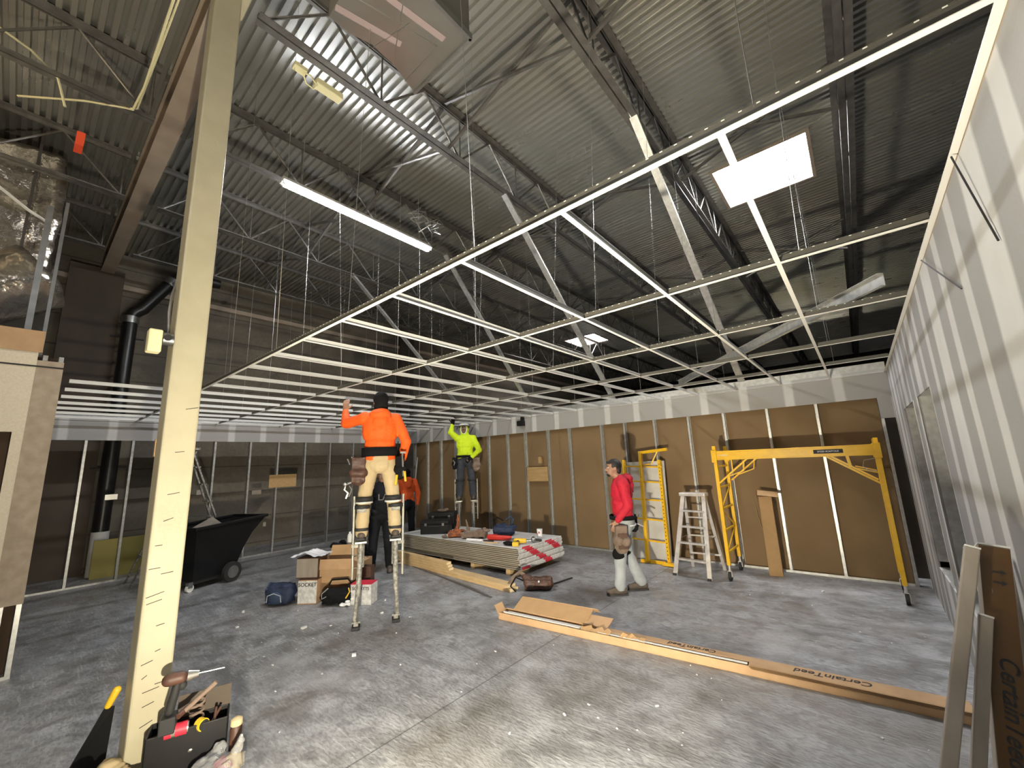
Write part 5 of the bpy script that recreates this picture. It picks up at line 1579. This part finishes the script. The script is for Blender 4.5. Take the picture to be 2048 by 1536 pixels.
# ================================================================== TOOLBOX BY THE COLUMN
tz = 1.245
t = thing('tool_box', 'open black tool box full of tools on the floor beside the column', 'tool box', (-3.446, .884, 0), tz)
w, d, h = .40, .18, .245
b = MB().bx(-w / 2, w / 2, -d / 2, d / 2, 0, .01).bx(-w / 2, w / 2, -d / 2, -d / 2 + .01, 0, h).bx(-w / 2, w / 2, d / 2 - .01, d / 2, 0, h).bx(-w / 2, -w / 2 + .01, -d / 2, d / 2, 0, h).bx(w / 2 - .01, w / 2, -d / 2, d / 2, 0, h)
part('box_body', b, M_black, t, local=True, bevel=.004)
part('tray', MB().bx(-w / 2 + .01, w / 2 - .01, -d / 2 + .01, d / 2 - .01, .17, .18), M_leather, t, local=True)
part('lid', MB().box(Vector((.06, d / 2 + .015, h + .05)), (w - .12, .010, .12), Matrix.Rotation(-.25, 3, 'X')), M_pier, t, local=True)
part('latch', MB().ell((.02, -d / 2 - .002, .12), (.014, .004, .010)), M_galv, t, local=True, smooth='all')
TB = wm(t)
def tb(x, y, z): return TB @ Vector((x, y, z))
t2 = thing('cordless_drill', 'dark cordless drill with a long bit standing up out of the tool box', 'power tool', (-3.41, .77, .20), 0)
part('motor_body', MB().cap((-3.400, .745, .535), (-3.385, .80, .533), .036, .034), M_leather, t2, smooth=True)
part('chuck', MB().tube((-3.378, .832, .533), (-3.363, .885, .530), .032, 14, .018), M_silver, t2, smooth=True)
part('drill_bit', MB().tube((-3.363, .885, .530), (-3.325, 1.01, .526), .0032, 6), M_silver, t2)
part('trigger_guard', MB().ell((-3.385, .812, .485), (.018, .022, .026)), M_rubber, t2, smooth='all')
part('grip', MB().cap((-3.395, .785, .49), (-3.412, .765, .355), .022, .024), M_rubber, t2, smooth=True)
part('battery', MB().box((-3.415, .765, .29), (.08, .10, .09), Matrix.Rotation(tz, 3, 'Z')), M_rubber, t2, bevel=.008)
th = thing('hammer', 'old hammer with a long brown handle lying across the tool box', 'hammer', (-3.38, .86, .25))
part('handle', MB().tube((-3.395, .835, .33), (-3.335, .975, .455), .012, 10, .014), M_leather2, th, smooth=True)
part('head', MB().tube((-3.42, .86, .335), (-3.37, .80, .325), .016, 10), M_leather, th, smooth=True)
t3 = thing('drink_can', 'crumpled red drink can lying in the tool box', 'can', (-3.395, .80, .205))
part('can', MB().tube((-3.415, .755, .245), (-3.38, .855, .245), .035, 18), M_taper, t3, smooth=True)
part('can_label', MB().tube((-3.404, .787, .245), (-3.398, .803, .245), .0355, 18), M_silver, t3, smooth=True)
part('can_end', MB().tube((-3.38, .855, .245), (-3.378, .861, .245), .030, 18), M_silver, t3, smooth=True)
t6 = thing('tape_measure', 'yellow and black tape measure in the tool box beside the red can', 'tape measure', (-3.365, .925, .20))
part('case', MB().tube((-3.385, .915, .232), (-3.345, .93, .232), .034, 16), M_yel2, t6, smooth=True)
part('side_grip', MB().tube((-3.345, .93, .232), (-3.340, .932, .232), .028, 16), M_rubber, t6, smooth=True)
single('wire_coil', MB().path([Vector((-3.445 + .03 * math.cos(a * .6), .915 + .035 * math.sin(a * .6), .24 + .004 * a)) for a in range(26)], .007, 6), M_leather2, 'small coil of brown cord at the back of the tool box', 'cord', smooth=True)
single('pliers', MB().tube((-3.37, .975, .215), (-3.40, 1.03, .27), .008, 6).tube((-3.35, .985, .215), (-3.415, 1.01, .275), .008, 6), M_leather, 'brown handled pliers at the far end of the tool box', 'pliers')
t4 = thing('drink_bottle', 'small amber bottle with a cap beside the far corner of the tool box', 'bottle', (-3.285, 1.09, 0))
part('bottle', MB().lathe([(.030, 0), (.033, .01), (.033, .165), (.026, .18)], (-3.285, 1.09, 0)), M_leather, t4, smooth=True)
part('cap', MB().lathe([(.030, .18), (.034, .185), (.032, .215), (.015, .225)], (-3.285, 1.09, 0)), M_khaki, t4, smooth=True)
# hand saw leaning behind the column, canvas sack at its foot
t5 = thing('hand_saw', 'black sheathed hand saw with orange handle leaning left of the column', 'saw', (-3.86, .52, 0))
part('sheath', MB().add([(-3.92, .40, .0), (-3.83, .53, .34), (-3.82, .575, .34), (-3.82, .56, .0), (-3.935, .40, .0), (-3.845, .53, .34), (-3.835, .575, .34), (-3.835, .56, .0)],
     [(0, 1, 2, 3), (7, 6, 5, 4), (0, 4, 5, 1), (1, 5, 6, 2), (2, 6, 7, 3), (3, 7, 4, 0)]), M_black, t5)
part('saw_handle', MB().cap((-3.835, .545, .35), (-3.82, .575, .43), .018, .022), M_yel2, t5, smooth=True)
bagish('canvas_sack', 'beige canvas sack on the floor at the foot of the column', 'sack', (-3.45, .53, 0), .42, .30, .15, M_khaki, .3)
bagish('plastic_bag', 'clear plastic bag of small colourful parts in front of the tool box', 'bag', (-3.17, .97, 0), .28, .20, .15, M_plastic, .6, peak=[(.12, .02, .19, .02)])
single('foam_wedge', MB().ell((-3.12, 1.04, .06), (.03, .045, .05)), M_yel2, 'yellow part showing inside the clear plastic bag', 'part', smooth='all')
single('plastic_part', MB().box((-3.16, .99, .04), (.05, .04, .04)), M_taper, 'red part showing inside the clear plastic bag', 'part')
single('wood_plank', MB().bar((-3.62, .66 - .14, .012 + .0), (-2.75, 1.16 - .14, .012), .16, .022), M_ply, 'plywood strip lying on the floor in front of the tool box', 'board')

# ================================================================== SMALL THINGS ON WALLS
single('plywood_block', MB().bx(-5.87, -5.30, DW - .022, DW - .002, 1.31, 1.62), M_ply, 'plywood block screwed between studs of the brown wall', 'plywood block')
single('plywood_block', MB().bx(XL, XL + .02, 3.66, 4.24, 1.40, 1.68), M_ply, 'plywood block screwed between studs of the dark left wall', 'plywood block')
for k, (y, z, w_, lab) in enumerate(((1.13, 1.42, .16, 'metal conduit box beside the black drain pipe'), (2.40, 1.40, .10, 'metal conduit box on the left studs just right of the column'),
                                     (3.42, 1.32, .18, 'metal conduit box on the left studs beside the plywood block'), (3.62, .63, .06, 'small metal outlet box low on the left studs right of the cart'))):
    single('outlet_box', MB().bx(XL - .02, XL + .03, y - w_ / 2, y + w_ / 2, z - .04, z + .05), M_silver, lab, 'outlet box')
single('outlet_box', MB().bx(-5.53, -5.45, DW - .03, DW + .03, 1.70, 1.84), M_ply, 'small outlet box on a stud above the plywood block of the brown wall', 'outlet box')
t = thing('camera_bracket', 'small black device with a bracket clamped on the white band of the brown wall', 'device', (-5.93, 7.40, 2.56))
part('device_body', MB().box((-5.93, 7.40, 2.62), (.16, .12, .12)), M_black, t, bevel=.01)
part('bracket', MB().box((-5.90, 7.43, 2.72), (.05, .09, .10)), M_black, t)
single('green_line', MB().tube((-7.35, 4.95, .0), (-7.37, 4.90, GZ), .008, 6), M_green, 'thin green upright line beside the orange hooded worker', 'cord')  # thin green line from floor to grid
single('level_rod', MB().tube((-9.85, 7.2, 0), (-9.72, 7.35, 2.0), .014, 8), M_white, 'white rod leaning in the far corner behind the studs', 'rod')
single('black_line', MB().path([(.400, 2.0, 2.74), (.414, 1.837, 2.342)], .003, 5), M_ink, 'thin black line running diagonally on the upper right wall', 'wire')  # thin black lines slanting close to the wall
single('black_line', MB().path([(.400, 3.0, 2.72), (.414, 2.407, 2.365)], .003, 5), M_ink, 'thin black line slanting on the right wall above the opening', 'wire')
# floor litter: countless crumbs of board and paper
m = MB(); rl = random.Random(17)
for k in range(110):
    x = rl.uniform(-6.5, .2); y = rl.uniform(1.3, 7.0)
    if -7.5 < x < -3.6 and y > 4.0: continue
    s_ = rl.uniform(.004, .012) if k % 9 else rl.uniform(.015, .035)
    m.box((x, y, s_ * .35), (s_ * rl.uniform(1, 2.4), s_, s_ * .6), Matrix.Rotation(rl.uniform(0, 3), 3, 'Z'))
single('floor_litter', m, M_mud, 'scattered white crumbs of drywall and paper on the concrete floor', 'litter', kind='stuff')
